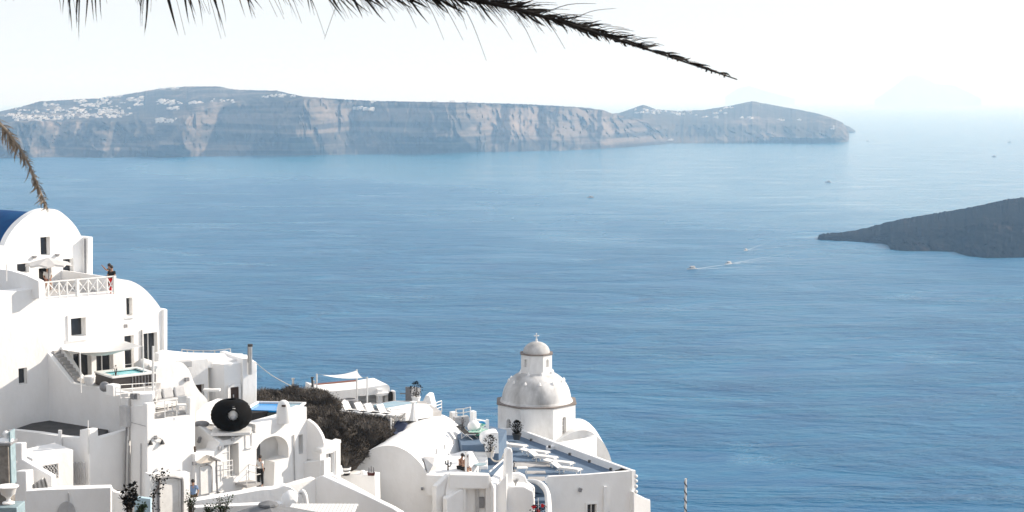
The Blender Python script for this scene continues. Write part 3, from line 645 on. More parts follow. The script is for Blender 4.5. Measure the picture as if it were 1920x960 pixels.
# small potted shrub on the tub's left
def potted(px, py, Y, pr, ph, pm, sh, kind, label, cat='potted plant', col=LEAFG, name='potted_plant', nleaf=60, kl=1.0):
    q = V(px, py, Y); t = thing(name, label, cat, q)
    if ph: MB().lathe([(pr * .72, 0), (pr, ph * .85), (pr * 1.08, ph * .86), (pr * 1.08, ph), (pr * .9, ph), (pr * .9, ph * .92), (.01, ph * .92)], q, 14).build('pot', pm, t)
    b = MB(); st = MB(); rnd = random.Random(px * 31 + py)
    if kind != 'spike': nleaf = int(nleaf * 2.2)
    for k in range(nleaf):
        an = rnd.uniform(0, 6.28); top = q + Vector((0, 0, ph * .9))
        if kind == 'spike':
            r = rnd.uniform(.3, 1) * sh * .55; h = sh * rnd.uniform(.55, 1); e = top + Vector((math.cos(an) * r, math.sin(an) * r, h)); s_ = Vector((-math.sin(an), math.cos(an), 0)) * .03
            mid = top.lerp(e, .5) + Vector((0, 0, sh * .12)); b.add([top + s_, top - s_, mid - s_ * 1.2, e, mid + s_ * 1.2], [(0, 1, 2, 3, 4)])
        else:
            rr = (rnd.random() ** .4) * sh * .42; el = rnd.uniform(-1.2, 1.5); c = top + Vector((math.cos(an) * math.cos(el) * rr, math.sin(an) * math.cos(el) * rr, sh * .5 + math.sin(el) * sh * .45))
            d = Vector((rnd.uniform(-1, 1), rnd.uniform(-1, 1), rnd.uniform(-.6, 1))).normalized(); s_ = d.cross(Vector((.3, .2, 1))).normalized(); L = sh * rnd.uniform(.08, .14)
            b.add([c, c + d * L * .5 + s_ * L * .35, c + d * L, c + d * L * .5 - s_ * L * .35], [(0, 1, 2, 3)])
    if kind != 'spike':
        for k in range(5):
            an = k * 1.3; st.tube([q + Vector((0, 0, ph * .9)), q + Vector((math.cos(an) * sh * .15, math.sin(an) * sh * .15, ph + sh * .75))], .02, 4, .008)
        st.build('stem', WOODD, t, kind='stuff')
    b.build('foliage', col, t, kind='stuff'); return t
potted(217, 712, 115.2, .16, .2, FRAMEW, .62, 'leaf', 'small leafy plant in front of the hot tub, left side', col=LEAFD, nleaf=40)
# ledge blocks, vents and railing at the head of the tower
b1 = MB().box(V(212, 731, 111.8), (.55, .5, .62), fD.rz).build('chimney_block', WHITE, bevel=.05); tag(b1, 'small square white block on the shaded retaining wall before the hot tub', 'block')
pt1 = MB().ball(V(196, 725, 112.6), .28, 12, 8).build('round_dark_pot', GREYM, smooth=60); tag(pt1, 'round dark pot behind the retaining wall at the left foot of the hot tub', 'pot')
pt2 = MB().lathe([(.2, 0), (.3, .2), (.34, .5), (.3, .52)], V(168, 722, 115), 12).build('white_planter', WHITE, smooth=40); tag(pt2, 'white round planter at the bottom of the stair', 'planter')
# ================= sofa terrace tower
zg = CH - 22.2 * S
gc = V(275, 757, 110.2); fG = Face(gc, 45)
Gt = bld('sofa_tower', 'tall white tower block carrying the railed sofa terrace, lit face with no windows', 'house', 300, 940, 111)
uR = fG.uz(366, 745)[0]; zt = fG.uz(275, 757)[1]
outG = [fG.uz(x, y) for x, y in [(275, 757), (290, 755), (290, 788.5), (355.5, 778.5), (356, 746), (366, 744.5), (366, 775), (366, 980), (275, 980)]]
wall(fG, outG, .4, Gt, name='lit_wall', uz=True)
fGs = Face(gc + (-fG.n) * .42, -45)
nlen = 6.5
# shaded side: face pointing to the left
fL = Face(gc, -33); wall(fL, [(245, 762), (274.6, 760), (274.6, 985), (245, 985)], .4, Gt, name='shaded_wall', bevel=0)
slab(flat(zg, fG.pt(0.05, 0, -.4), fG.pt(uR, 0, -.4), fG.pt(uR, 0, -5.5), fL.pt(fL.uz(245, 760)[0], 0, -.4)), .35, Gt, 'terrace_floor', FLOORG)
q = V(268, 748, 111.6); MB().box(q, (1.15, .9, .7), R(10)).build('parapet_block', WHITE, Gt, bevel=.06)
for x in (249.5, 256.5): MB().box(V(x, 743, 110.6), (.26, .18, .3), R(-33)).build('vent', GREYM, Gt)
# meter box, cables, pipes on the shaded side and the downpipe
fLd = Face(fL.p, -33)
MB().box(fL.hit(239.5, 779) + fL.n * .2, (.5, .3, 1.1), fL.rz).build('meter_box', CUSH, Gt)
for k, (x0, y0, x1, y1) in enumerate(((240, 790, 236.5, 930), (243.5, 790, 241, 925), (239, 760, 243, 830), (245.5, 835, 243.5, 927))):
    MB().tube([fL.hit(x0, y0) + fL.n * .1, fL.hit((x0 + x1) / 2 + (1.5 if k == 2 else 0), (y0 + y1) / 2) + fL.n * .12, fL.hit(x1, y1) + fL.n * .1], .035, 5).build('cable', GREYM if k != 1 else FRAMEW, Gt)
MB().tube([fL.hit(265.5, 831) + fL.n * .05, fL.hit(264.5, 950) + fL.n * .05], .03, 5).build('drain_pipe', CUSH, Gt)
MB().tube([fL.hit(247, 792) + fL.n * .03, fL.hit(274, 799) + fL.n * .03], .012, 4).build('wire', GREYM, Gt)
# wall lantern pair
q1, q2 = fG.hit(280, 829) + fG.n * .12, fG.hit(302, 828) + fG.n * .12; mid = fG.hit(291, 820) + fG.n * .12
lp = thing('wall_lamp', 'curved two-armed black wall lamp high on the lit tower face', 'lamp', mid)
MB().tube(sm([tuple(q1), tuple(fG.hit(283, 822) + fG.n * .12), tuple(mid), tuple(fG.hit(299, 822) + fG.n * .12), tuple(q2)], 5), .018, 5).build('arm', GREYM, lp)
for q in (q1, q2): MB().lathe([(.03, .12), (.06, .06), (.14, -.1), (.12, -.12), (.02, -.08)][::-1], q, 10).build('lamp_shade', DARKM, lp)
MB().box(mid - fG.n * .06, (.12, .1, .2), fG.rz).build('bracket', GREYM, lp)
# sofa terrace furniture
def rail(name, label, pts, h, nr=2, npost=4, r=.022, m=None, group=None):
    t = thing(name, label, 'railing', pts[0], group); m = m or FRAMEW
    for i in range(nr): MB().tube([p + Vector((0, 0, h * (1 - i / max(nr, 1) * .9))) for p in pts], r, 6).build('rail', m, t)
    L = [(pts[i + 1] - pts[i]).length for i in range(len(pts) - 1)]; tot = sum(L)
    for k in range(npost):
        s_ = tot * k / max(npost - 1, 1); i = 0
        while i < len(L) - 1 and s_ > L[i]: s_ -= L[i]; i += 1
        p = pts[i].lerp(pts[i + 1], min(1, s_ / L[i])); MB().tube([p, p + Vector((0, 0, h))], r * 1.25, 6).build('post', m, t)
    return t
rail('balcony_railing', 'thin white metal railing along the front of the sofa terrace', [fG.hit(290, 789) - fG.n * .15, fG.hit(356, 779) - fG.n * .15], .98, 3, 4)
rail('deck_railing', 'white railing in front of the hot tub, along the deck edge', [V(226, 746, 111.6) + Vector((0, 0, -.35)), V(292, 738, 114) + Vector((0, 0, -.45))], 1.05, 4, 4, .02)
fS = Face(V(310, 762, 113.8), 45)
sf = thing('outdoor_sofa', 'low white outdoor sofa with grey back cushions on the railed terrace', 'sofa', fS.pt(0, zg, 0))
def fb(f, u, v, z, sx, sy, sz, tilt=0): return MB().box(f.pt(u, z, -v), (sx, sy, sz), f.rz, tilt)
fb(fS, .1, .3, zg + .2, 3.1, .8, .3).build('base', FRAMEW, sf, bevel=.03); fb(fS, .1, .72, zg + .5, 3.1, .12, .62).build('back', FRAMEW, sf, bevel=.03)
fb(fS, .1, .25, zg + .4, 3.0, .72, .12).build('seat_cushion', CUSH, sf, bevel=.04)
for k in range(4):
    o = MB().box(fS.pt(-1.05 + k * .76, zg + .72, -.5), (.66, .17, .55), fS.rz + random.uniform(-.12, .12), R(-14)).build('cushion', CUSH, sf, bevel=.06)
tb = thing('low_table', 'small white table on the sofa terrace behind the railing', 'table', fG.hit(322, 776) - fG.n * 1.0)
fb(Face(tb.location, 45), 0, 0, zg + .45, 1.3, .6, .05).build('tabletop', FRAMEW, tb)
for a in (-.55, .55):
    for b in (-.22, .22): fb(Face(tb.location, 45), a, b, zg + .215, .06, .06, .43).build('leg', FRAMEW, tb)
def chair(name, label, p, rz, m=FRAMEW, group=None, s_=1.0):
    t = thing(name, label, 'chair', p, group); t.rotation_euler = (0, 0, rz)
    MB().box((0, 0, .43 * s_), (.46, .46, .05)).build('seat', m, t, local=True)
    MB().box((0, .22, .75 * s_), (.46, .04, .4), 0, R(-8)).build('backrest', m, t, local=True)
    for a in (-.2, .2):
        for b in (-.2, .2): MB().box((a, b, .205), (.04, .04, .41)).build('leg', m, t, local=True)
    return t
chair('white_chair', 'white chair at the right end of the sofa terrace', Vector((*(V(341, 775, 112.2)).xy, zg)), R(200))
# ================= grey-roofed lower house
zr = CH - 23.6 * S
hc = G(168, 808, CH - 22.9 * S); fH1 = Face(hc, -35); fH2 = Face(hc, 52)
Hh = bld('flat_roofed_house', 'low white house with a dark grey flat roof under the retaining wall', 'house', 120, 900, 113)
hH = [opening(fH1, Hh, (71, 840, 87, 852), recess=.15)]
wall(fH1, [(16, 806), (22, 806.5), (70, 811.5), (120, 819), (149.5, 821), (150, 806), (168, 805.5), (168, 985), (16, 985)], .4, Hh, name='shaded_wall', holes=hH, recess=.2)
wall(fH2, [(168, 805.2), (183.5, 802.5), (184, 817), (190, 819.5), (243, 805), (243, 985), (168, 985)], .4, Hh, name='lit_wall')
zr = CH - 23.9 * S
pr = [fH1.pt(fH1.uz(17, 807)[0], zr, -.38), G(88, 789.5, zr), G(184, 803, zr), fH1.pt(-.1, zr, -.38)]
slab([pr[0], pr[1] + Vector((-.3, .6, 0)), pr[2] + Vector((.6, .6, 0)), pr[3]], .3, Hh, 'roof', ROOFG)
MB().tube([fH1.hit(115.5, 842) + fH1.n * .1, fH1.hit(115.5, 806) + fH1.n * .1], .1, 8).build('vent_pipe', WHITE, Hh)
MB().tube([fH1.hit(168, 850) + fH1.n * .1, fH1.hit(168, 788) + fH1.n * .1], .03, 6).build('antenna', FRAMEW, Hh)
trim(fH1, (71, 840, 87, 852), Hh, .1, .04)
# lean-to with lit front and diamond grille
fJ = at(110, 880, 107.5, 40)
Jh = bld('lean_to', 'small white lean-to with a diamond-patterned grille window at lower left', 'house', 100, 925, 107)
hJ = [rc(fJ, (82, 871, 109.5, 897))]
pane_in(fJ, hJ[0], Jh, 'window', .2, GLASS, 1)
gb = MB(); u0, u1, z0, z1 = fJ.rect(82, 871, 109.5, 897)
for k in range(6):
    a = u0 + (u1 - u0) * k / 5
    for sg in (-.28, .28):
        b_ = a + sg
        if u0 <= b_ <= u1: gb.tube([fJ.pt(a, z0, .02), fJ.pt(b_, (z0 + z1) / 2, .02)], .022, 4); gb.tube([fJ.pt(b_, (z0 + z1) / 2, .02), fJ.pt(a, z1, .02)], .022, 4)
gb.build('grille', CUSH, Jh, kind='stuff')
wall(fJ, [(61, 860), (100, 851), (137, 843.5), (138, 985), (60, 985)], 2.2, Jh, holes=hJ, recess=.2, name='lit_wall')
fJ2 = Face(fJ.hit(138, 845), -35)
gt = thing('slatted_gate', 'grey slatted gate at the foot of the shaded wall of the flat-roofed house', 'gate', V(150, 900, 109))
for k in range(9):
    MB().box(fH1.hit(139.5 + k * 3.2, 885) + fH1.n * .25 + Vector((0, 0, .0)), (.06, .04, 1.05 + .1 * (k % 2)), fH1.rz).build('slat', CUSH, gt)
# ================= lower-left foreground
fK = at(60, 860, 103, -30)
wl = bld('stepped_wall', 'white stair wall sloping down to the right in front of the diamond grille window', 'wall', 70, 940, 102)
wall(fK, [(24, 831), (40, 831), (40, 861), (62, 874), (96, 893), (96, 985), (24, 985)], .35, wl, name='sloping_wall')
wall(Face(fK.pt(0, 0, 1.3), -30), [(27, 884), (48, 883.5), (49, 921), (60, 921), (60, 990), (27, 990)], .5, wl, name='pillar')
wl2 = bld('bottom_parapet', 'long low white parapet with a rounded arch mark along the bottom left edge', 'wall', 120, 950, 99)
fM = at(120, 930, 99, 8)
wall(fM, [(48, 921), (90, 918), (130, 917), (190, 915), (208, 914), (208, 990), (48, 990)], .45, wl2, name='parapet')
MB().prism([fM.pt(*fM.uz(125 + 31 * math.cos(math.pi * k / 14) / 1.8, 962 - 22 * math.sin(math.pi * k / 14)), .02) for k in range(15)], -fM.n * .1 + fM.n * .16).build('arch_niche', CUSH, wl2)
wall(Face(fM.pt(0, 0, -.8), 8), [(95, 914), (208, 911), (208, 918), (95, 921)], .3, wl2, name='rear_coping')
MB().box(fM.hit(130, 962) + fM.n * .08, (.06, .08, 2.0), fM.rz).build('drain_pipe', CUSH, wl2)
wl3 = bld('gable_wall', 'low white wall with a sloped top behind the plants at bottom left of the gate', 'wall', 222, 960, 99)
wall(at(222, 930, 100.5, 14), [(203, 912), (208, 914), (213, 921), (233, 927), (233, 922), (236, 922), (236, 990), (203, 990)], .4, wl3)
# stone pillar with its turquoise trim and urn at the left edge
q = V(2, 960, 92); bp = thing('stone_pillar', 'grey brown stone pillar with turquoise edge and white ball finial at the left edge', 'pillar', q)
zt = V(8, 831, 92).z
MB().box((q.x + .06, q.y, (q.z + zt) / 2 - 1.5), (.92, .8, zt - q.z + 3)).build('shaft', STONE, bp, bevel=.03)
MB().box((q.x + .56, q.y + .1, (q.z + zt) / 2 + .9), (.05, .7, 2.4)).build('painted_edge', TURQ, bp)
MB().box((q.x + .1, q.y, zt + .05), (1.15, 1.0, .12)).build('cap', GREYM, bp, bevel=.02)
MB().lathe([(.34, .11), (.28, .2), (.12, .24), (.1, .3), (.15, .4), (.1, .52), (.02, .56)], Vector((q.x + .32, q.y, zt)), 14).build('finial', WHITE, bp, smooth=50)
MB().box((q.x + .2, q.y - .2, q.z - .1), (1.5, 1.2, 1.0)).build('base', TURQ, bp, bevel=.03)
q = V(16, 944, 90.5); ur = thing('garden_urn', 'white flared garden urn standing in front of the stone pillar at the left edge', 'urn', q)
MB().lathe([(.26, 0), (.26, .06), (.1, .1), (.08, .2), (.14, .3), (.3, .42), (.36, .66), (.46, .74), (.46, .78), (.36, .76), (.02, .6)], q, 18).build('bowl', WHITE, ur, smooth=40)
for k, (x, y) in enumerate(((20, 867), (21, 888), (24, 906))):
    s_ = MB().box(V(x, y, 101.5), (.5, .5, .12)); s_.prism([V(x, y, 101.5) + Vector((-.2, 0, -.05)), V(x, y, 101.5) + Vector((.2, 0, -.05)), V(x, y, 101.5) + Vector((-.2, 0, -.45))], (0, .4, 0))
    tag(s_.build('wall_bracket', GREYM), ('grey bracket on the wall just right of the stone pillar, %s of three' % ('topmost', 'middle one', 'lowest')[k]), 'bracket')
drp = MB()
for k in range(9):
    for j in range(6): drp.v.append(V(60 + k * 3.2 + j * 1.4 * (1 if k > 3 else .2), 895 + j * 5 + abs(k - 7) * 2, 100.6 + .4 * (k % 2)))
for k in range(8):
    for j in range(5): a = k * 6 + j; drp.f.append((a, a + 6, a + 7, a + 1))
tag(drp.build('hanging_cloth', CLOTHW, smooth=60), 'cream cloth hanging over the sloping stair wall, left of the diamond grille', 'cloth')
# ================= gate with climbing vine
fN = at(310, 900, 103.5, 42)
gt = bld('gate_house', 'white garden wall with arched gateway and dark climbing vine in front of the tower', 'gateway', 310, 960, 103)
hN = [rc(fN, (298, 900, 338, 975))]
wall(fN, [(281, 889), (300, 888.5), (356, 886), (357, 985), (281, 985)], .5, gt, name='gate_wall', holes=hN, recess=.1, m=WHITE)
pane_in(fN, hN[0], gt, 'gate_door', .1, WOODW, 1)
MB().tube(sm([tuple(fN.hit(x, y) + fN.n * .06) for x, y in ((297, 960), (297, 905), (302, 897), (318, 894), (335, 896), (341, 903), (341, 960))], 4), .07, 5).build('gate_frame', GREYM, gt)
vn = thing('climbing_vine', 'dark sparse climbing vine on the left side of the white gateway', 'vine', V(285, 955, 102.5))
pts = sm([tuple(fN.hit(x, y) + fN.n * .15) for x, y in ((284, 960), (284, 935), (290, 920), (296, 905), (292, 895), (300, 890), (305, 884))], 5)
MB().tube(pts, .03, 5, .012).build('stem', WOODD, vn); lf = MB()
for k in range(150):
    p = Vector(random.choice(pts)) + Vector((random.gauss(0, .16), random.gauss(0, .08), random.gauss(0, .14))); d = Vector((random.uniform(-1, 1), random.uniform(-1, 1), random.uniform(-1, .6))).normalized(); s_ = d.cross(Vector((.1, .9, .3))).normalized(); L = random.uniform(.06, .16)
    lf.add([p, p + d * L * .5 + s_ * L * .4, p + d * L, p + d * L * .5 - s_ * L * .4], [(0, 1, 2, 3)])
lf.build('leaves', LEAFD, vn, kind='stuff')
def shrub(name, label, px, py, Y, wpx, hpx, n=420, m=LEAFD, leaf=.13, stems=9, seed=1, dense=1):
    """leafy shrub: px,py = base centre, size in photo pixels at its depth"""
    rnd = random.Random(seed); q = V(px, py, Y); k = Y * S / FP; W, H_ = wpx * k / 2, hpx * k
    t = thing(name, label, 'shrub', q); st = MB(); tips = []
    for i in range(stems):
        an = i * 2.4 + rnd.random(); r = W * rnd.uniform(.2, .95); e = q + Vector((math.cos(an) * r, math.sin(an) * r * .8, H_ * rnd.uniform(.6, 1))); mid = q.lerp(e, .5) + Vector((0, 0, H_ * .1)); st.tube([q + Vector((math.cos(an) * .08, math.sin(an) * .08, -.3)), mid, e], .035, 4, .008); tips += [e, mid, mid.lerp(e, .5)]
    st.build('stems', WOODD, t, kind='stuff'); lf = MB()
    for i in range(n):
        c = rnd.choice(tips) + Vector((rnd.gauss(0, W * .22), rnd.gauss(0, W * .2), rnd.gauss(0, H_ * .13))); d = Vector((rnd.uniform(-1, 1), rnd.uniform(-1, 1), rnd.uniform(-.5, 1))).normalized(); s_ = d.cross(Vector((.2, .5, .8))).normalized(); L = leaf * rnd.uniform(.6, 1.4)
        lf.add([c, c + d * L * .5 + s_ * L * .35, c + d * L, c + d * L * .5 - s_ * L * .35], [(0, 1, 2, 3)])
    lf.build('leaves', m, t, kind='stuff'); return t
shrub('leafy_shrub', 'dark large-leaved shrub at the bottom edge left of the vine gateway', 243, 975, 98, 34, 62, 260, leaf=.22, seed=3)
shrub('leafy_shrub', 'low dark green shrub at the bottom edge beside the large-leaved shrub', 264, 975, 97.6, 22, 30, 260, m=LEAFG, seed=4)
shrub('leafy_shrub', 'thin upright shrub in front of the man in the blue shirt', 359, 975, 98, 26, 50, 300, m=LEAFG, leaf=.1, seed=5)
shrub('leafy_shrub', 'small low shrub at the bottom edge between two taller ones right of the man', 390, 975, 98, 26, 28, 240, m=LEAFG, leaf=.1, seed=6)
shrub('leafy_shrub', 'bushy shrub at the bottom edge left of the grey parasol', 418, 975, 98, 44, 44, 420, m=LEAFG, leaf=.1, seed=7)
pb = MB().prism([V(252, 932, 101), V(282, 936, 101), V(282, 985, 101), V(252, 985, 101)], (0, .3, 0)).build('blue_wall', PALEB); tag(pb, 'pale blue painted wall piece behind the shrubs left of the gateway', 'wall')
# ================= middle houses
# wing with the rounded gable, left of the pool house (lit, curved end sweeping down)
fW = at(330, 740, 118.5, 42)
Wb = bld('rounded_wing', 'white wing wall whose top sweeps down in a curve behind the sofa terrace', 'house', 330, 800, 119)
arcW = sm([(343, 680.5), (352, 690), (358, 702), (363, 715), (372, 731), (382, 742), (389, 750)], 4)
wall(fW, [(292, 693), (296, 687), (325, 682.5)] + arcW + [(389, 900), (292, 900)], .5, Wb, name='curved_wall')
MB().box(fW.hit(349, 711) + fW.n * .08, (.22, .16, .2), fW.rz).build('wall_light', GREYM, Wb)
wall(Face(fW.pt(0, 0, -2.6), 42), [(296, 664), (312, 657.5), (345, 661), (390, 668), (390, 800), (296, 800)], .5, Wb, name='rear_parapet')
# low things behind its edge
tag(MB().box(V(304, 684, 121), (1.6, .8, .18), .4, R(12)).build('sun_bed', CLOTHW, bevel=.05), 'pale sun bed just seen over the curved wing wall, right of the tall pole', 'sun bed')
tag(MB().box(V(337, 682, 122.5), (1.3, .7, .35), .5).build('deck_box', CUSH, bevel=.04), 'pale grey box behind the curved wing wall top', 'box')
# cube house with rounded corner
zt = CH - 19.75 * S
def GZ(px, py, z): return G(px, py, z)
MM = bld('round_cornered_house', 'white cube house with rounded corner, brown door and chimney pipe, centre left', 'house', 430, 760, 124)
za = CH - 20.6 * S
plan = [G(x, y, za) for x, y in sm([(388, 673), (392, 679), (402, 682), (420, 683.5)], 5)] + [G(478, 678, za), G(462, 665, za), G(400, 664, za)]
plan2 = [Vector((p.x, p.y, 0)) for p in plan]
MB().prism([Vector((p.x, p.y, za - 11)) for p in plan], (0, 0, 11)).build('walls', WHITE, MM, smooth=25)
fM1 = Face(plan[-4], math.degrees(math.atan2((plan[-3] - plan[-4]).y, (plan[-3] - plan[-4]).x)))
for nm, r, mt_, dp in (('door', (431, 725, 446.5, 752), WOODD, .08),):
    u0, u1, z0, z1 = fM1.rect(*r); dr = MB().box(fM1.pt((u0 + u1) / 2, (z0 + z1) / 2 - .3, .03), (u1 - u0, .1, z1 - z0 + .6), fM1.rz).build('door', mt_, MM)
    MB().box(fM1.pt(u0 + .18, (z0 + z1) / 2 - .1, .1), (.05, .06, .16), fM1.rz).build('handle', STEEL, dr)
trim(fM1, (431, 725, 446.5, 752), MM, .13, .12, 'door_surround', sill=False)
MB().tube(sm([tuple(fM1.hit(x, y) + fM1.n * .15) for x, y in ((426, 752), (426, 728), (430, 720), (438, 716))], 4), .035, 5).build('arch_moulding', WHITE, MM)
wall(Face(fM1.p, fM1.a), [(452, 672), (462, 671), (478.5, 678), (478.5, 760), (452, 760)], 3.5, MM, name='chimney_breast', off=.25)
MB().tube([fM1.hit(464, 700) + fM1.n * .4, fM1.hit(464, 646) + fM1.n * .4], .12, 8).build('flue_pipe', STEEL, MM)
MB().tube([fM1.hit(464, 648) + fM1.n * .4, fM1.hit(464, 643.5) + fM1.n * .4], .15, 8).build('flue_cap', DARKM, MM)
MB().tube([fM1.hit(460.5, 678) + fM1.n * .35, fM1.hit(460.5, 644) + fM1.n * .35], .03, 5).build('flue_stay', GREYM, MM)
# set-back shaded wall with dark doorway
fX = Face(V(372, 720, 123.2), 30)
hX = [rc(fX, (364, 721, 383, 745))]
wall(fX, [(352, 680), (360, 676), (390, 673), (390, 860), (352, 860)], .5, MM, name='recess_wall', holes=hX, recess=.35)
pane_in(fX, hX[0], MM, 'door', .35, WOODD, 1)
MB().box(V(397, 731, 122), (.95, .4, .12), 0).build('stone_shelf', WORN, MM)
# roof rails
rail('roof_railing', 'thin pale pipe railing on the roofs against the sea, left of the flue', [V(341, 666, 131), V(361, 668, 129), V(395, 669, 127.5), V(432, 665, 128)], .36, 1, 6, .03, CUSH)
tag(MB().prism([G(318, 657, zt - .2), G(345, 661, zt - .2), G(455, 663, zt - .5), G(460, 672, zt - .5), G(395, 677, zt - .5), G(320, 672, zt - .2)], (0, 0, -.4)).build('roof_deck', WHITE), 'white flat roof deck reaching from the half-vault house to the flue', 'roof')
cbl = MB().tube(sm([tuple(V(478, 679, 123)), tuple(V(510, 704, 127)), tuple(V(546, 724, 132))], 5), .022, 4).build('stay_cable', ROPE); tag(cbl, 'thin pale cable slanting down from the white cube house to the bush', 'cable')
# wall behind the sculpture
tag(MB().prism([V(366, 790, 116.5), V(368, 772, 117), V(384, 757, 118.5), V(402, 750, 119.5), V(420, 752, 119.5), V(420, 800, 118)], (0.1, .5, 0)).build('curved_back_wall', WHITE, bevel=.05), 'rounded shaded garden wall behind the black round sculpture, its left side', 'wall')
# ---- pool house
fK2 = at(480, 812, 116.6, 48)
K = bld('pool_house', 'white house with wide arched porch below the small pool', 'house', 520, 900, 114)
arch_r = (481, 818, 541, 925)
def uzs(f, pts): return [f.uz(x, y) for x, y in pts]
porch = uzs(fK2, [(481, 918), (481, 842)] + sm([(486, 833), (498, 823), (515, 817.5), (528, 820), (537, 828), (541, 840)], 4) + [(541, 858), (515, 866.5), (513, 916)])
hK = [rc(fK2, (416, 833, 448, 895)), rc(fK2, (560, 815, 568.5, 851)), porch]
wall(fK2, [(366, 852), (405, 845), (411, 829), (440, 821), (479, 812), (479, 796), (520, 785), (540, 779), (575, 763), (576, 985), (366, 985)], .9, K, holes=hK, recess=.9, name='front_wall')
pane_in(fK2, rc(fK2, (416, 833, 432, 895)), K, 'window', .12, FRAMEW, 1, 3); 
u0, u1, z0, z1 = fK2.rect(431, 833, 448, 895)
MB().box(fK2.pt((u0 + u1) / 2, (z0 + z1) / 2, -.7), (u1 - u0, .06, z1 - z0), fK2.rz).build('door', CUSH, K)
pane_in(fK2, hK[1], K, 'window', .35, GLASS, 1)
# porch interior: dark doorway and return wall, parapet
u0, u1, z0, z1 = fK2.rect(482, 826, 502, 930)
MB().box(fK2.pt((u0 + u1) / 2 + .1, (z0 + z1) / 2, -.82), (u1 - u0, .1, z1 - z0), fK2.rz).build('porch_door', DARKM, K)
# pediment door hood
pdm = [fK2.uz(366, 867), fK2.uz(385, 853.5), fK2.uz(402, 861)]
MB().prism([fK2.pt(*p, .45) for p in pdm], -fK2.n * .4).build('door_hood', CREAM, K)
MB().prism([fK2.pt(p[0], p[1] + .03, .55) for p in pdm[1:]] + [fK2.pt(p[0], p[1] - .06, .55) for p in pdm[:0:-1]], -fK2.n * .5).build('hood_edge', GREYM, K)
MB().tube([fK2.hit(399, 863) + fK2.n * .3, fK2.hit(401, 923) + fK2.n * .3], .05, 6).build('drain_pipe', GREYM, K)
u0, u1, z0, z1 = fK2.rect(374, 873, 394, 925)
MB().box(fK2.pt((u0 + u1) / 2, (z0 + z1) / 2, .05), (u1 - u0, .12, z1 - z0), fK2.rz).build('door', FRAMEW, K)
MB().tube(sm([tuple(fK2.hit(x, y) + fK2.n * .12) for x, y in ((395, 922), (395, 880), (391, 873), (384, 870))], 4), .04, 5).build('door_frame', CUSH, K)
MB().box(fK2.hit(362, 868) + fK2.n * .1, (.2, .14, .2), fK2.rz).build('wall_light', GREYM, K)
for x, y in ((411, 840), (435, 822)): MB().box(fK2.hit(x, y) + fK2.n * .08, (.16, .12, .22), fK2.rz).build('wall_light', CUSH, K)
u0, u1, z0, z1 = fK2.rect(461, 812, 471, 838); trim(fK2, None, K, .06, .05, 'blind_panel', True, (u0, u1, z0, z1))
MB().tube([fK2.hit(550, 815) + fK2.n * .05, fK2.hit(552, 900) + fK2.n * .05], .035, 5).build('drain_pipe', CUSH, K)
bz = fK2.uz(440, 905)[1]
bl = [fK2.hit(441, 909), fK2.hit(441, 909) + fK2.n * 1.0, fK2.hit(467, 903) + fK2.n * 1.0, fK2.hit(467, 903)]
slab(flat(bz, *bl), .15, K, 'balcony_floor', FLOORG)
rail('small_balcony_railing', 'small white railed balcony at the pool house, left of its arched porch', flat(bz, bl[1], bl[2], bl[3]), .85, 2, 4, .022)
rail('window_railing', 'white rail across the shuttered door of the pool house', [fK2.hit(415, 895) + fK2.n * .2, fK2.hit(432, 892) + fK2.n * .2], .9, 3, 3, .02)
# left wing: triangular shaded side wall with light
fK3 = Face(fK2.hit(411, 830), -40)
wall(fK3, [(364, 791), (368, 795), (411, 829), (411, 846), (364, 852)], .35, K, name='shaded_side_wall', off=.003)
MB().box(fK3.hit(377, 824) + fK3.n * .12, (.12, .14, .34), fK3.rz, 0, R(25)).build('wall_light', GREYM, K)
rp = MB().lathe([(.05, 0), (.07, .3), (.06, .32)], V(365.5, 848, 111.5), 10).build('red_pot', HULLD); tag(rp, 'small dark red pot beside the tower at the foot of the triangular shaded wall', 'pot')
zK = fK2.hit(440, 822).z - .03
slab(flat(zK, fK3.hit(366, 795) - fK3.n * .4, fK3.hit(411, 830) - fK3.n * .4, fK2.hit(478, 812) - fK2.n * .4, fK2.hit(500, 806) - fK2.n * 3.0, V(400, 770, 120), V(368, 770, 119)), .35, K, 'terrace_floor', FLOORG)
# ---- black pumpkin-like sculpture
q = V(434.5, 805, 115.7); rr = 39 * 115.7 * S / FP
pk = thing('round_wicker_daybed', 'large black ribbed pumpkin-shaped wicker daybed with a round porthole', 'daybed', q)
prof = []
hz = 60 * 115.7 * S / FP / 2
for i in range(25):
    a = math.pi * (.06 + .90 * i / 24); prof.append((rr * (1 - .022 * (i % 2)) * (max(math.sin(a), 0) ** .72), hz - hz * math.cos(a) - .04))
pm = MB(); nseg = 60; b0 = 0
for r, z in prof:
    for k in range(nseg):
        an = 2 * math.pi * k / nseg; f_ = 1 - .035 * abs(math.sin(an * 7)) ** .5 * 0 + 0.012 * math.sin(z * 60)
        pm.v.append(q + Vector((r * f_ * math.cos(an), r * f_ * math.sin(an), z)))
hole_c = q + Vector((0, -rr, hz * 1.0)); hr = 11 * 115.7 * S / FP
view = (Vector((0, 0, CH)) - (q + Vector((0, 0, hz)))).normalized(); hc_ = q + Vector((0, 0, hz * .99)) + view * rr
for i in range(len(prof) - 1):
    for k in range(nseg):
        k2 = (k + 1) % nseg; pm.f.append((i * nseg + k, i * nseg + k2, (i + 1) * nseg + k2, (i + 1) * nseg + k))
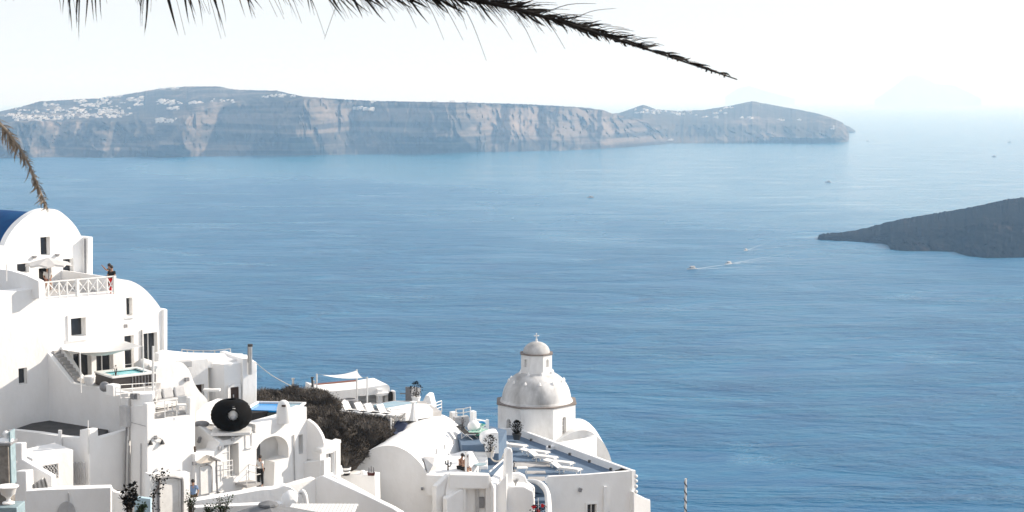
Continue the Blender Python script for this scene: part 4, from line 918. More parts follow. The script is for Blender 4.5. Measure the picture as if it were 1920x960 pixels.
# cut the porthole: drop faces round it and dress the rim
ctr = P(437, 779, 115.7 * S - rr * .93)
pm.f = [f for f in pm.f if (sum((pm.v[i] for i in f), Vector()) / 4 - ctr).length > hr * .93]
pm.build('shell', WICK, pk, smooth=50)
ring = [ctr + view * .02 + (Vector((1, 0, 0)) * math.cos(a) + Vector((0, .15, 1)).normalized() * math.sin(a)) * hr for a in [2 * math.pi * k / 24 for k in range(25)]]
MB().tube(ring, .05, 6).build('porthole_rim', WICK, pk)
inn = MB().lathe([(hr * .2, 0), (hr * 1.25, .1), (hr * 1.3, .9), (hr * .9, 1.1)], ctr - view * .5 - Vector((0, 0, .55)), 18); inn.build('cushion', CLOTHW, pk, smooth=50)
MB().ball(ctr - view * .22 - Vector((0, 0, .12)), .2, 10, 6).build('pillow', CUSH, pk, smooth=60)
pl = MB().box((q.x, q.y, q.z - .08), (2.1, 1.9, .16), .1).build('plinth', FRAMEW); tag(pl, 'low white platform under the black pumpkin-shaped daybed', 'platform')
tag(MB().box(V(483, 783, 120.8), (1.0, .8, .75), .6).build('black_planter_box', BLACKI), 'black box beside the round wicker daybed, in front of the pool', 'box')
tag(MB().ball(V(378, 795, 116), .35, 10, 6, (1.3, 1, .55)).build('dark_cushion', GREYM, smooth=60), 'dark flattened floor cushion left of the black round daybed', 'cushion')
# ---- pool behind the parapet
zp = fK2.hit(556, 771).z - .12
pool = bld('small_pool', 'small raised pool of bright blue water with white rim and dark green wall', 'pool', 525, 775, 119)
pc = [G(470, 765, zp), G(572, 764, zp), G(566, 754, zp), G(474, 756, zp)]
wf = Face(V(470, 765, 120.2), 8)
c4 = [V(462, 765, 119.6), V(556, 768, 118.6), V(575, 757, 121.5), V(478, 754.5, 124.5)]; c4 = flat(zp, *[G(x, y, zp) for x, y in ((460, 768), (556, 771), (574, 757), (482, 755))])
MB().prism([p - Vector((0, 0, 1.35)) for p in c4], (0, 0, 1.2)).build('basin_wall', POOLD, pool)
cc = sum(c4, Vector()) / 4
inner = [cc + (p - cc) * .93 for p in c4]
slab([p - Vector((0, 0, .02)) for p in inner], .1, pool, 'water', POOLB)
for i in (1, 2, 3):
    a, b_ = c4[i], c4[(i + 1) % 4]; a2, b2 = cc + (a - cc) * .9, cc + (b_ - cc) * .9
    MB().prism([a2, b2, b_, a], (0, 0, .10)).build('rim', WHITE, pool)
MB().add([p + Vector((0, 0, .012)) for p in [c4[0].lerp(c4[1], .62), c4[0].lerp(c4[1], .96), c4[3].lerp(c4[2], .96), c4[3].lerp(c4[2], .5)]], [(0, 1, 2, 3)]).build('shallow_water', POOLG, pool)
ch = thing('chimney_hood', 'small white rounded chimney hood standing in front of the pool', 'chimney', V(528, 785, 115.5))
MB().lathe([(.46, -.3), (.42, .1), (.38, .5), (.32, .75), (.24, .92), (.1, 1.0)], V(532, 783, 118.4), 14, sy=.7).build('hood', WHITE, ch, smooth=60)
MB().box(V(532, 761, 118.0), (.22, .1, .1)).build('opening', WOODD, ch)
# ---- right end of the pool house: curved buttress and annex
fB = Face(fK2.hit(575, 800), -22)
wall(fB, [(571, 800), (575, 786)] + sm([(580, 789), (590, 797), (598, 808), (604, 820), (607, 832)], 4) + [(607, 862), (571, 862)], .3, K, name='curved_buttress')
wall(Face(fB.pt(0, 0, .25), -22), [(562, 866), (608, 862), (608, 985), (562, 985)], 1.0, K, name='plinth_wall')
fQ = Face(V(622, 850, 120.2), 45)
An = bld('annex', 'small low white annex with a grilled door, beside the bushes', 'house', 620, 890, 117)
hQ = [rc(fQ, (612, 850, 624.5, 887))]
wall(fQ, [(600, 850), (607, 846), (638.5, 829), (639, 985), (600, 985)], 3.2, An, holes=hQ, recess=.2, name='walls')
pane_in(fQ, hQ[0], An, 'door', .2, GREYM, 2, 2)
wall(fQ, [fQ.uz(600, 842), fQ.uz(638, 823.5), fQ.uz(638.6, 830), fQ.uz(600, 850)], .5, An, name='parapet', off=.08, uz=True)
MB().tube([fQ.hit(628, 845) + fQ.n * .05, fQ.hit(629, 890) + fQ.n * .05], .03, 5).build('drain_pipe', CUSH, An)
# ---- foreground walls at the bottom middle
fY = at(480, 930, 104, 20)
fw = bld('curving_garden_wall', 'broad white garden wall curving along the bottom, right of the man in blue', 'wall', 450, 960, 104)
wall(fY, sm([(357, 941), (400, 934), (450, 926), (490, 919), (515, 917), (533, 911)], 3) + [(545, 914), (560, 926), (560, 1000), (357, 1000)], .7, fw)
wall(Face(fY.pt(0, 0, 2.6), 12), [(362, 952), (440, 948), (530, 944), (530, 1000), (362, 1000)], .5, fw, name='lower_wall')
sw = bld('small_garden_wall', 'pale shaded wall corner behind the white boards, below the arched porch', 'wall', 570, 920, 107)
wall(at(560, 910, 108, 38), [(538, 912), (560, 905), (592, 896), (592, 1000), (538, 1000)], .5, sw, name='left_wall')
fU = Face(at(560, 910, 108, 38).hit(592, 896), -28)
wall(fU, [(592, 896), (604, 892), (640, 908), (690, 931), (735, 953), (750, 962), (750, 1010), (592, 1010)], .4, sw, name='right_wall')
st = bld('white_rock_pinnacle', 'small pointed white plaster finial with an arched opening, at the bottom near the boards', 'finial', 568, 940, 101)
MB().tube(sm([tuple(V(x, y, 101)) for x, y in ((562, 945), (563, 930), (567, 921), (572, 930), (574, 945))], 3), .12, 8).build('arch', WHITE, st, smooth=60)
MB().lathe([(.55, -.5), (.5, .1), (.35, .45), (.1, .62)], V(544, 943, 101.5), 12).build('mound', WHITE, st, smooth=60)
pg = thing('board_canopy', 'flat canopy of white painted boards at the bottom, beside the grey parasol', 'canopy', V(600, 955, 97))
zb = V(600, 944, 99).z
bp0, bp1 = G(548, 944, zb), G(672, 944.5, zb); bq0, bq1 = G(520, 985, zb), G(655, 985, zb)
for k in range(18):
    a, b_ = k / 18, (k + .86) / 18; MB().prism([bp0.lerp(bp1, a), bp0.lerp(bp1, b_), bq0.lerp(bq1, b_), bq0.lerp(bq1, a)], (0, 0, -.05 - .012 * (k % 2))).build('board', WOODW, pg)
MB().tube([bp0 + Vector((0, .05, -.1)), bp1 + Vector((0, .05, -.1))], .06, 6).build('beam', WOODW, pg)
def parasol(name, label, top, R_, h, m, open_drop=.5, n=8, pole=True, vent=True, rz=.2):
    t = thing(name, label, 'parasol', top - Vector((0, 0, h)))
    for k in range(n):
        a0, a1 = rz + 2 * math.pi * k / n, rz + 2 * math.pi * (k + 1) / n; p0 = top + Vector((math.cos(a0) * R_, math.sin(a0) * R_, -open_drop)); p1 = top + Vector((math.cos(a1) * R_, math.sin(a1) * R_, -open_drop)); md = p0.lerp(p1, .5) + Vector((0, 0, .08)) ; md = md.lerp(top, .06)
        MB().add([top, p0, md, p1, top - Vector((0, 0, .05)), p0 - Vector((0, 0, .12)), md - Vector((0, 0, .12)), p1 - Vector((0, 0, .12))], [(0, 1, 2), (0, 2, 3), (1, 5, 6, 2), (2, 6, 7, 3)]).build('canopy_panel', m, t)
        MB().tube([top - Vector((0, 0, .06)), p0 - Vector((0, 0, .03))], .018, 4).build('rib', FRAMEW if m is CLOTHW else GREYM, t)
    MB().tube([top, top - Vector((0, 0, h))], .035, 8).build('pole', FRAMEW if m is CLOTHW else GREYM, t)
    if vent: MB().lathe([(R_ * .2, -.09), (R_ * .19, .0), (.03, .12)], top, 10).build('vent_cap', m, t)
    return t
parasol('grey_parasol', 'dark grey square parasol seen from above at the bottom edge', V(503, 943.5, 95), 2.3, 2.3, CLOTHG, .62, 4, rz=.35)
# parasol on the upper terrace
parasol('white_parasol', 'open white parasol on the upper terrace before the dark doorway', V(90.5, 483, 125), 1.32, 2.4, PARA, .40, 8, vent=False)
# ================= bushes
def bush(name, label, blobs, n, leaf, seed, m1=TWIG, m2=BUSHC):
    """scrub: blobs = (px,py,Y,rx,ry,rz) in metres; thin twigs bristle from every blob, tiny leaves between"""
    rnd = random.Random(seed); q = V(*blobs[0][:3]); t = thing(name, label, 'bush', q - Vector((0, 0, blobs[0][5])))
    tw = MB(); lv = MB(); core = MB(); tot = sum(b[3] * b[5] + b[4] for b in blobs)
    for (px, py, Y, rx, ry, rz_) in blobs:
        c = V(px, py, Y); 
        b0 = len(core.v); core.ball(c, 1, 14, 9)
        for v in core.v[b0:]:
            d = v - c; f_ = .80 + .22 * fbm(d.x * 1.6 + c.x, d.y * 1.6, d.z * 1.6 + c.z, 4); v.x = c.x + d.x * rx * f_; v.y = c.y + d.y * ry * f_; v.z = c.z + d.z * rz_ * f_
        k = int(n * (rx * rz_ + ry) / tot)
        for i in range(k):
            while True:
                d = Vector((rnd.gauss(0, 1), rnd.gauss(0, 1), rnd.gauss(.15, 1))).normalized()
                if d.z > -.55: break
            f_ = .80 + .22 * fbm(d.x * 1.6 + c.x, d.y * 1.6, d.z * 1.6 + c.z, 4); s0 = c + Vector((d.x * rx, d.y * ry, d.z * rz_)) * f_ * rnd.uniform(.72, .95)
            g = (d + Vector((rnd.gauss(0, .35), rnd.gauss(0, .35), .55 + rnd.gauss(0, .3)))).normalized(); L = rnd.uniform(.14, .40) * (.6 + .4 * rz_); e = s0 + g * L
            sd_ = g.cross(Vector((rnd.uniform(-1, 1), rnd.uniform(-1, 1), .2))).normalized() * rnd.uniform(.008, .02)
            tw.add([s0 - sd_ * 1.6, s0 + sd_ * 1.6, e + sd_ * .3, e - sd_ * .3], [(0, 1, 2, 3)])
            for j in range(2):
                p = s0.lerp(e, rnd.uniform(.1, 1)) + Vector((rnd.gauss(0, .05), rnd.gauss(0, .05), rnd.gauss(0, .05))); dd = Vector((rnd.gauss(0, 1), rnd.gauss(0, 1), rnd.gauss(.4, 1))).normalized(); ss = dd.cross(Vector((.3, .8, .5))).normalized(); l = leaf * rnd.uniform(.5, 1.3)
                lv.add([p, p + dd * l * .5 + ss * l * .3, p + dd * l, p + dd * l * .5 - ss * l * .3], [(0, 1, 2, 3)])
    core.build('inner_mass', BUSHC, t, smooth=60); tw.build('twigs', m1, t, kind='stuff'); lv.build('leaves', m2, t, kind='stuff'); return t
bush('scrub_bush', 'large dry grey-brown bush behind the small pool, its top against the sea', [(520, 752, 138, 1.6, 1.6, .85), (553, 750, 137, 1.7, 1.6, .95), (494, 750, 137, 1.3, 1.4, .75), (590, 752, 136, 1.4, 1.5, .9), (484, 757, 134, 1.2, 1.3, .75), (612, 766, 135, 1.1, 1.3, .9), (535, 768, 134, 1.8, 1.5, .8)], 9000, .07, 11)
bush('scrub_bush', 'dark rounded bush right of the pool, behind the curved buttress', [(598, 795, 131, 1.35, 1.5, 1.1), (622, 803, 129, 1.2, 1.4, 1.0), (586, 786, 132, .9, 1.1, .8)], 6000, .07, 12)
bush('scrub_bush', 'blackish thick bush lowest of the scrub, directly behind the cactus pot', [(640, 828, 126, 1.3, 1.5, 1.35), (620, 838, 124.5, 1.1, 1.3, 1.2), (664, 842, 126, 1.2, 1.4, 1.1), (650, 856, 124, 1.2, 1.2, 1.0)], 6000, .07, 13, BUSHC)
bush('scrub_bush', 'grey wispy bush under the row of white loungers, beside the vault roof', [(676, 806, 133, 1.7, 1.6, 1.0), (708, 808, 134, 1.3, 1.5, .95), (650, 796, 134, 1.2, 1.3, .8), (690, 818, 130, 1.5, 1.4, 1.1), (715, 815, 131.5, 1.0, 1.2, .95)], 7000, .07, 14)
# ================= far terrace with shade sail, pool and loungers
zf = CH - 27.2 * S
ft_ = tag(MB().prism(flat(zf - 3, G(612, 766, zf), G(735, 780, zf), G(812, 774, zf), G(828, 771, zf), G(795, 752, zf), G(740, 751, zf), G(700, 757.5, zf), G(610, 757, zf)), (0, 0, 3)).build('far_terrace', FLOORG), 'grey paved pool terrace beyond the bushes with loungers on it', 'terrace')
fl = Face(V(660, 740, 148), 24)
lb = bld('long_house', 'long low white house along the far pool terrace, rising to a rounded right end', 'house', 670, 765, 148)
hL = [rc(fl, (671, 741, 722, 757))]
wall(fl, [(596, 729), (604, 731), (616, 734), (650, 731), (690, 727)] + sm([(700, 725), (722, 721.5), (728, 722), (731, 727)], 3) + [(731, 775), (596, 775)], 3.0, lb, holes=hL, recess=1.2, name='walls')
MB().prism([fl.pt(*fl.uz(x, y), -2.75) + Vector((0, 0, .02)) for x, y in ((612, 733.4), (692, 725.4), (692, 727), (612, 735))], -fl.n * .3).build('red_tile_edge', mat('dull_red_tiles', (.22, .09, .06), .9), lb)
MB().box(fl.hit(711, 750) + fl.n * .05, (.35, .35, 1.6), fl.rz).build('column', WHITE, lb)
u0, u1, z0, z1 = fl.rect(704, 738, 728, 742); MB().box(fl.pt((u0 + u1) / 2, z1, .1), (u1 - u0, .5, .18), fl.rz).build('lintel', WHITE, lb)
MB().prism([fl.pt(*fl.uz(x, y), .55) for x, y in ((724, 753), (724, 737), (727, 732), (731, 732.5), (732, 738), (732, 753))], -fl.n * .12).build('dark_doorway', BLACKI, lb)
wall(fl, [(731.5, 731), (738, 731), (739, 751), (735, 751), (735, 735), (731.5, 735)], .4, lb, name='door_pier', off=.4)
# shade sail
ss = thing('shade_sail', 'white triangular shade sail on slim poles over the far terrace', 'shade sail', V(650, 760, 142))
sv = MB(); A3, B3, C3 = V(603, 702.5, 143), V(669, 694.5, 147), V(683, 708, 141)
for i in range(9):
    for j in range(9 - i): 
        a, b_ = i / 8, j / 8; c_ = 1 - a - b_; sv.v.append(A3 * c_ + B3 * a + C3 * b_ - Vector((0, 0, 1.1 * (a * b_ + b_ * c_ + a * c_) * .55)))
idx = {}; k = 0
for i in range(9):
    for j in range(9 - i): idx[(i, j)] = k; k += 1
for i in range(8):
    for j in range(8 - i):
        sv.f.append((idx[(i, j)], idx[(i + 1, j)], idx[(i, j + 1)]))
        if j < 7 - i: sv.f.append((idx[(i + 1, j)], idx[(i + 1, j + 1)], idx[(i, j + 1)]))
sv.build('sail', CLOTHW, ss, smooth=60)
for x, y0, y1, Y in ((594, 701, 735, 143.5), (669, 693, 765, 147), (688.5, 707, 762, 140)): MB().tube([V(x, y0, Y), V(x, y1, Y)], .06, 6).build('pole', FRAMEW, ss)
MB().tube([V(594.5, 702, 143.5), A3], .012, 4).build('rope', ROPE, ss); MB().tube([C3, V(688.5, 708.5, 140)], .012, 4).build('rope', ROPE, ss)
for i, (x, y0, y1, nm) in enumerate(((549.5, 711, 724, 'left'), (585.5, 709, 726, 'middle'), (588, 716, 726, 'right'))):
    tag(MB().tube([V(x, y1, 140 + i), V(x, y0, 140 + i)], .07, 6).tube([V(x, y0, 140 + i), V(x, y0 - 2, 140 + i)], .12, 6).build('chimney_pipe', DARKM if i == 1 else STEEL), 'thin chimney pipe with cap sticking up behind the bush top, %s one of three' % nm, 'pipe')
fp = bld('far_pool', 'long pale blue-grey pool on the far terrace right of the dark doorway', 'pool', 765, 762, 145)
pts = flat(zf + .25, G(722, 765, zf + .25), G(770, 757, zf + .25), G(782, 754.5, zf + .25), G(738, 752, zf + .25), G(700, 759, zf + .25)); slab(pts, .2, fp, 'water', POOLG)
pts = flat(zf + .3, G(722, 765.5, zf + .3), G(773, 756.5, zf + .3), G(800, 757, zf + .3), G(812, 768, zf + .3), G(760, 775, zf + .3), G(738, 775, zf + .3)); slab(pts, .5, fp, 'white_rim', WHITE)
rail('far_cable_railing', 'low thin railing along the edge of the far pool terrace, above the bushes', [V(655, 757, 139.5) + Vector((0, 0, -1.0)), V(735, 767, 136.5) + Vector((0, 0, -.9)), V(800, 770, 137) + Vector((0, 0, -1))], .9, 1, 6, .016, GREYM)
rail('white_pipe_railing', 'white pipe railing standing above the ridge of the big vault', [V(752, 787, 138), V(806, 779, 141), V(828, 771, 143)], .72, 3, 7, .03)
def lounger(label, p, rz, s_=1.0, up=R(38), group=None, name='sun_lounger'):
    t = thing(name, label, 'sun lounger', p, group); t.rotation_euler = (0, 0, rz); t.scale = (s_, s_, s_)
    MB().box((.28, 0, .34), (1.42, .62, .05)).build('seat', FRAMEW, t, local=True, bevel=.015)
    MB().box((-.43 - .3 * math.cos(up), 0, .34 + .3 * math.sin(up)), (.66, .6, .05), 0, 0, up).build('backrest', FRAMEW, t, local=True, bevel=.015)
    for k in range(2): MB().box((.28, -.32 + .64 * k, .33), (1.46, .05, .09)).build('side_rail', FRAMEW, t, local=True)
    for x in (-.35, .85):
        for y in (-.27, .27): MB().box((x, y, .15), (.06, .06, .3)).build('leg', FRAMEW, t, local=True)
    MB().tube([(-.55, -.2, .34), (-.7, -.2, .12), (-.7, .2, .12), (-.55, .2, .34)], .02, 5).build('backrest_prop', FRAMEW, t, local=True)
    return t
names_ = ['leftmost', 'second from the left', 'middle', 'fourth from the left', 'rightmost']
for i, x in enumerate((640, 662, 686, 705, 728)):
    y = 778 + i * 1.9; lounger('white lounger in the far terrace row above the grey bush, %s' % names_[i], G(x, y, zf + .02), R(-40), 1.0, R(55), 'loungers in a row on the far terrace')
for i, (x, y) in enumerate(((634, 772), (655, 770))):
    cm = tag(MB().lathe([(.5, 0), (.62, .3), (.6, .75), (.42, .8), (.42, .35), (.02, .3)], G(x, y, zf), 12, sy=.8).build('tub_chair', GREYM if i else CLOTHW, smooth=50), ('white rounded tub chair with dark seat on the far terrace above the bushes', 'grey round chair on the far terrace next to the white tub chair')[i], 'chair')
tag(MB().prism([V(735, 803, 133), V(745, 789, 134), V(762, 796, 133), V(750, 818, 131), V(738, 812, 131)], (.1, .35, 0)).build('folded_blue_awning', mat('navy_canvas', (.012, .022, .06), .8)), 'dark navy canvas hanging beside the vault roof below the railing', 'canvas')
tag(MB().prism([V(722, 785, 134.5), V(735, 787, 134), V(736, 850, 132), V(722, 860, 132)], (.1, .3, 0)).build('grey_render_wall', CUSH), 'narrow grey wall between the bushes and the vault roof', 'wall')
tag(MB().tube([V(733, 845, 131), V(733, 784, 131)], .05, 6).build('white_post', FRAMEW), 'white post in front of the narrow grey wall beside the bushes', 'post')
rp_ = MB()
for (x0, y0, x1, y1, Y) in ((733, 784, 742, 778, 133), (742, 778, 760, 774, 134), (745, 780, 758, 783, 133.5)):
    rp_.tube(sm([tuple(V(x0, y0, Y)), tuple(V((x0 + x1) / 2, max(y0, y1) + 6, Y)), tuple(V(x1, y1, Y))], 6), .05, 6)
tag(rp_.build('rope_barrier', ROPE, kind='stuff'), 'thick pale rope looping between posts above the bushes, left of the vault ridge', 'rope')
tag(MB().lathe([(.3, 0), (.2, .3), (.12, .8), (.1, 1.1), (.25, 1.2), (.05, 1.25)], V(775, 788, 134), 8).build('white_stand', FRAMEW, smooth=40), 'white splayed stand above the left flank of the big vault', 'stand')
MBp = potted(780, 757, 143, .3, .5, WHITE, 1.1, 'leaf', 'dark shrub at the right end of the far pool', col=LEAFD, nleaf=120)
sq = thing('tilted_panel', 'grey square panel tilted on dark legs at the end of the far pool', 'panel', V(780, 750, 144))
MB().box(V(780, 734, 144), (.62, .05, .6), .2, R(-25), R(12)).build('panel', CUSH, sq)
for dx in (-4, 5): MB().tube([V(780 + dx, 740, 144), V(780 + dx * .4, 758, 144)], .03, 5).build('leg', DARKM, sq)
wc = thing('slatted_chairs', 'dark wooden slatted screen beside the tilted panel on the far terrace', 'screen', V(767, 752, 145.5))
for k in range(6): MB().box(V(761.5 + k * 2.3, 744, 145.5), (.09, .06, 1.45 - .1 * (k % 2))).build('slat', GREYM, wc)
MB().box(V(767, 738, 145.6), (1.3, .05, .08)).build('cross_rail', GREYM, wc)
wedge = MB().prism([V(798, 741, 144), V(806, 742, 144), V(812, 768, 143), V(790, 770, 143), V(793, 752, 144)], (.2, 1.2, 0)); tag(wedge.build('leaning_wall_end', WHITE, bevel=.05), 'white sloping wall end at the right tip of the far pool terrace', 'wall')
# ================= big barrel vault in the middle
fV = at(735, 840, 125, -12)
Q = bld('barrel_vault_house', 'big smooth white barrel vault with its shaded end wall facing us, bottom centre', 'house', 735, 950, 127)
arcV = sm([(630, 912), (645, 889), (661, 869), (680, 852), (703, 840), (726, 835.5), (746, 838), (766, 848), (784, 864), (799, 884), (811, 903)], 5)
wall(fV, [fV.uz(*p) for p in [(630, 1010)] + arcV + [(819.5, 900), (819.5, 1010)]], .5, Q, name='end_wall', uz=True, bevel=.04)
uzA = [fV.uz(*p) for p in arcV]; zb = uzA[-1][1]
arcin = [(u, z - .10) for u, z in uzA]
vb = MB(); LV = 13.6 * S; nseg = 22; na = len(arcin)
for j in range(nseg + 1):
    for u, z in [(arcin[0][0], 190)] + arcin + [(arcin[-1][0], 190)]:
        k = j / nseg
        w_ = fV.pt(u, z, -.3 - LV * k); w_ += Vector((0, 0, .035 * fbm(u * .6, k * 4, 3) if z > 191 else 0)); vb.v.append(w_)
m_ = na + 2
for j in range(nseg):
    for i in range(m_ - 1): vb.f.append((j * m_ + i, j * m_ + i + 1, (j + 1) * m_ + i + 1, (j + 1) * m_ + i))
vb.f.append(tuple(nseg * m_ + i for i in range(m_))); vb.f.append(tuple(i for i in range(m_)))
vb.build('vault', WHITE, Q, smooth=50)
for x, y in ((818, 842), (834, 834), (850, 824), (866, 813.5)):
    o_ = V(x, y, 125 + (842 - y) * .27 + 2.0); MB().lathe([(.05, -.3), (.05, 0), (.03, .03)], o_, 8).build('vent', CUSH, Q)
fdm = Face(fV.hit(792, 872), 35)
dm = MB().prism([V(793, 856, 125.8), V(815, 857, 126.0), V(812, 872, 124.6), V(803, 889, 123.8)], (.45, 1.3, -.5)); dm.build('splayed_recess', CUSH, Q)
MB().box(fV.hit(792, 916) + fV.n * .06, (.14, .14, .14)).build('spout', GREYM, Q)
# low ledge with pot and model ship, long low wall in front
lg = bld('ledge_wall', 'low white wall running down to the right in front of the vault end wall', 'wall', 650, 940, 121)
fLg = Face(V(650, 893, 122.6), -14)
wall(fLg, [(604, 893), (612, 889), (650, 888), (690, 890), (703, 892), (706, 1010), (604, 1010)], .9, lg, name='ledge')
fL3 = Face(V(640, 900, 119.5), -33)
wall(fL3, [(604, 894), (607, 889), (625, 893), (660, 912), (700, 935), (742, 958), (742, 1010), (604, 1010)], .35, lg, name='sloping_wall')
potm = thing('striped_pot', 'black and white striped pot with a spiky plant on the ledge beside the vault', 'potted plant', V(648, 890, 122.3))
q = V(648, 890.5, 122.3); r0 = .235
for k, (z0, z1, m_) in enumerate(((0, .14, BLACKI), (.14, .25, WHITE), (.25, .33, BLACKI), (.33, .47, WHITE), (.47, .53, BLACKI))):
    MB().lathe([(r0 * (1.0 + .1 * k), z0), (r0 * (1.1 + .1 * k), z1)], q, 16).build('band', m_, potm)
sp = MB()
for k in range(22):
    an = k * 2.4; l = .55 + .3 * ((k * 7) % 5) / 5; e = q + Vector((math.cos(an) * .36 * (k % 5 + 1) / 5, math.sin(an) * .3, .5 + l)); s_ = Vector((-math.sin(an), math.cos(an), 0)) * .028; b_ = q + Vector((math.cos(an) * .08, math.sin(an) * .08, .5)); mid = b_.lerp(e, .5) + Vector((0, 0, .06))
    sp.add([b_ + s_, b_ - s_, mid - s_, e, mid + s_], [(0, 1, 2, 3, 4)])
sp.build('spiky_leaves', TWIG, potm, kind='stuff')
tag(MB().ball(V(632, 884, 122.4), .26, 12, 7, (1, .8, 1)).build('black_pot', BLACKI, smooth=50), 'round black pot left of the striped pot on the ledge', 'pot')
tag(MB().lathe([(.16, 0), (.12, .3), (.05, .5), (.06, .52)], V(639, 889, 121.8), 8).build('white_lantern', WHITE), 'small white cone between the black pot and the striped pot', 'ornament')
shp = thing('model_ship', 'small dark red model sailing ship with black masts on the ledge by the vault wall', 'model ship', V(696, 893, 122.2))
q = V(696, 893.5, 121.9); hb = MB()
for i in range(7):
    k = i / 6; hw = .1 * math.sin(math.pi * (.12 + .8 * k)); x = -.24 + .48 * k; up = .07 * (2 * k - 1) ** 2
    hb.v += [q + Vector((x, -hw, .2 + up)), q + Vector((x * .8, 0, .04)), q + Vector((x, hw, .2 + up))]
for i in range(6):
    for j in range(2): a = i * 3 + j; hb.f.append((a, a + 1, a + 4, a + 3))
    hb.f.append((i * 3 + 2, i * 3, i * 3 + 3, i * 3 + 5))
hb.build('hull', mat('dark_red_wood', (.07, .014, .012), .6), shp)
for x, h in ((-.13, .34), (.0, .44), (.13, .36)):
    MB().tube([q + Vector((x, 0, .15)), q + Vector((x, 0, .2 + h))], .012, 4).build('mast', DARKM, shp)
    MB().add([q + Vector((x - .06, -.01, .24)), q + Vector((x + .06, -.01, .24)), q + Vector((x + .035, -.01, .16 + h)), q + Vector((x - .02, -.01, .16 + h)), q + Vector((x - .06, .01, .24)), q + Vector((x + .06, .01, .24)), q + Vector((x + .035, .01, .16 + h)), q + Vector((x - .02, .01, .16 + h))], [(0, 1, 2, 3), (7, 6, 5, 4), (0, 4, 5, 1), (1, 5, 6, 2), (2, 6, 7, 3), (3, 7, 4, 0)]).build('sail', GREYM, shp)
tag(MB().tube([V(680, 882, 122.5), V(681, 893, 122.5)], .12, 8, .2).build('white_bollard', WHITE, smooth=40), 'small white stub on the ledge left of the model ship', 'ornament')
# door block right of the vault
fR = at(880, 905, 122.5, 6)
Rb = bld('porch_block', 'white porch block with grey shaded parapet and open passage, right of the vault', 'house', 880, 955, 123)
hR = [rc(fR, (873, 917, 911, 985))]
wall(fR, [(836, 920), (843, 888), (917, 890), (925, 905), (925, 1010), (836, 1010)], .45, Rb, holes=hR, recess=.44, name='front_wall')
MB().prism([fR.pt(*fR.uz(x, y), .02) for x, y in ((843, 889), (917, 891), (916, 915), (843, 914))], fR.n * .12).build('parapet_band', WHITE, Rb, bevel=.02)
u0, u1, z0, z1 = fR.rect(893, 917, 899, 975); MB().box(fR.pt((u0 + u1) / 2, (z0 + z1) / 2, -.36), (u1 - u0, .08, z1 - z0), fR.rz).build('inner_pier', CUSH, Rb)
u0, u1, z0, z1 = fR.rect(899, 935, 909, 955); MB().box(fR.pt((u0 + u1) / 2, (z0 + z1) / 2, -.38), (u1 - u0, .08, z1 - z0), fR.rz).build('grilled_window', GREYM, Rb)
wall(Face(fR.hit(836, 900) - fR.n * .2, 40), [(818, 912), (826, 905), (843, 889), (843, 1010), (818, 1010)], .4, Rb, name='lit_return_wall')
wall(Face(fR.hit(850, 930) + fR.n * .35, 32), [(838, 935), (862, 919), (869, 917), (869, 1010), (838, 1010)], .5, Rb, name='splayed_pier')
zq = V(870, 886, 124.2).z
slab(flat(zq, V(800, 905, 123.3), V(846, 889, 123.0), V(884, 889, 123.4), V(888, 862, 132), V(868, 850, 132), V(800, 880, 128)), 1.2, Rb, 'ledge_floor', WHITE)
# stepped blue terraces between vault and church
zl, zu = CH - 30.5 * S, CH - 28.9 * S
lt_ = bld('stepped_terrace', 'small blue-grey stepped terrace with white stairs between the vault and the church', 'terrace', 905, 880, 128)
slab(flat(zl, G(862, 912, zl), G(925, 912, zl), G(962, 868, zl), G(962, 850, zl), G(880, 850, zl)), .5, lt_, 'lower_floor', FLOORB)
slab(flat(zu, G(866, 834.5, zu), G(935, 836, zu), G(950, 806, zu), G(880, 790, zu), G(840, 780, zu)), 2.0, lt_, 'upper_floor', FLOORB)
for k in range(5):
    z = zl + (zu - zl) * (k + 1) / 6; y0 = 874 - k * 8.3
    a, b_ = G(884 + k * 1.0, y0, z), G(914, y0, z); MB().prism(flat(z - .5, a, b_, b_ + Vector((0, 2.6, 0)), a + Vector((0, 2.6, 0))), (0, 0, .5)).build('step', WHITE, lt_, bevel=.02)
wall(Face(V(897, 880, 126), 60), [(880, 852), (886, 846), (897, 866), (899, 886), (899, 905), (880, 905)], .3, lt_, name='side_wall')
# white rounded planter block and pillar
plb = bld('rounded_block', 'white rounded block with a cut-away top behind the hanging rope, beside the stairs', 'wall', 920, 845, 131)
wall(at(918, 830, 131, 8), sm([(903, 832), (903, 824), (908, 817), (918, 813), (928, 811), (934, 812)], 3) + [(935, 850), (912, 850), (911, 834)], 1.2, plb)
potted(919, 857, 128.5, .28, .35, CUSH, 1.05, 'leaf', 'dark leafy potted plant on the stairs beside the rounded white block', col=LEAFD, nleaf=160)
# diagonal parapet
dgp = bld('diagonal_parapet', 'white parapet rising diagonally beside the small blue terrace, right of the porch', 'wall', 940, 905, 125)
A1, B1, C1, D1 = V(918, 898, 123.0), V(945, 868, 128.6), V(953, 872, 128.2), V(926, 915, 121.6)
MB().prism([A1, B1, C1, D1], (0, 0, -6)).build('wall', WHITE, dgp, bevel=.04)
wall(at(956, 860, 124.2, 20), [(950, 845), (954, 841), (959, 841), (961, 846), (962, 905), (951, 925), (951, 960), (946, 960), (948, 880)], .5, dgp, name='pillar')
wall(Face(V(935, 925, 122.8), -8), [(926, 917), (950, 889), (950, 1000), (926, 1000)], .3, dgp, name='shaded_wall')
tag(MB().tube([V(918, 889, 123.2) + Vector((0, 0, .15)), V(944, 866, 128.4) + Vector((0, 0, .15))], .05, 6).build('handrail', FRAMEW), 'white handrail running up the diagonal parapet', 'handrail')
rpp = MB(); rpp.tube(sm([tuple(V(873.5, 868, 124)), tuple(V(873.5, 885, 124))], 2), .05, 6)
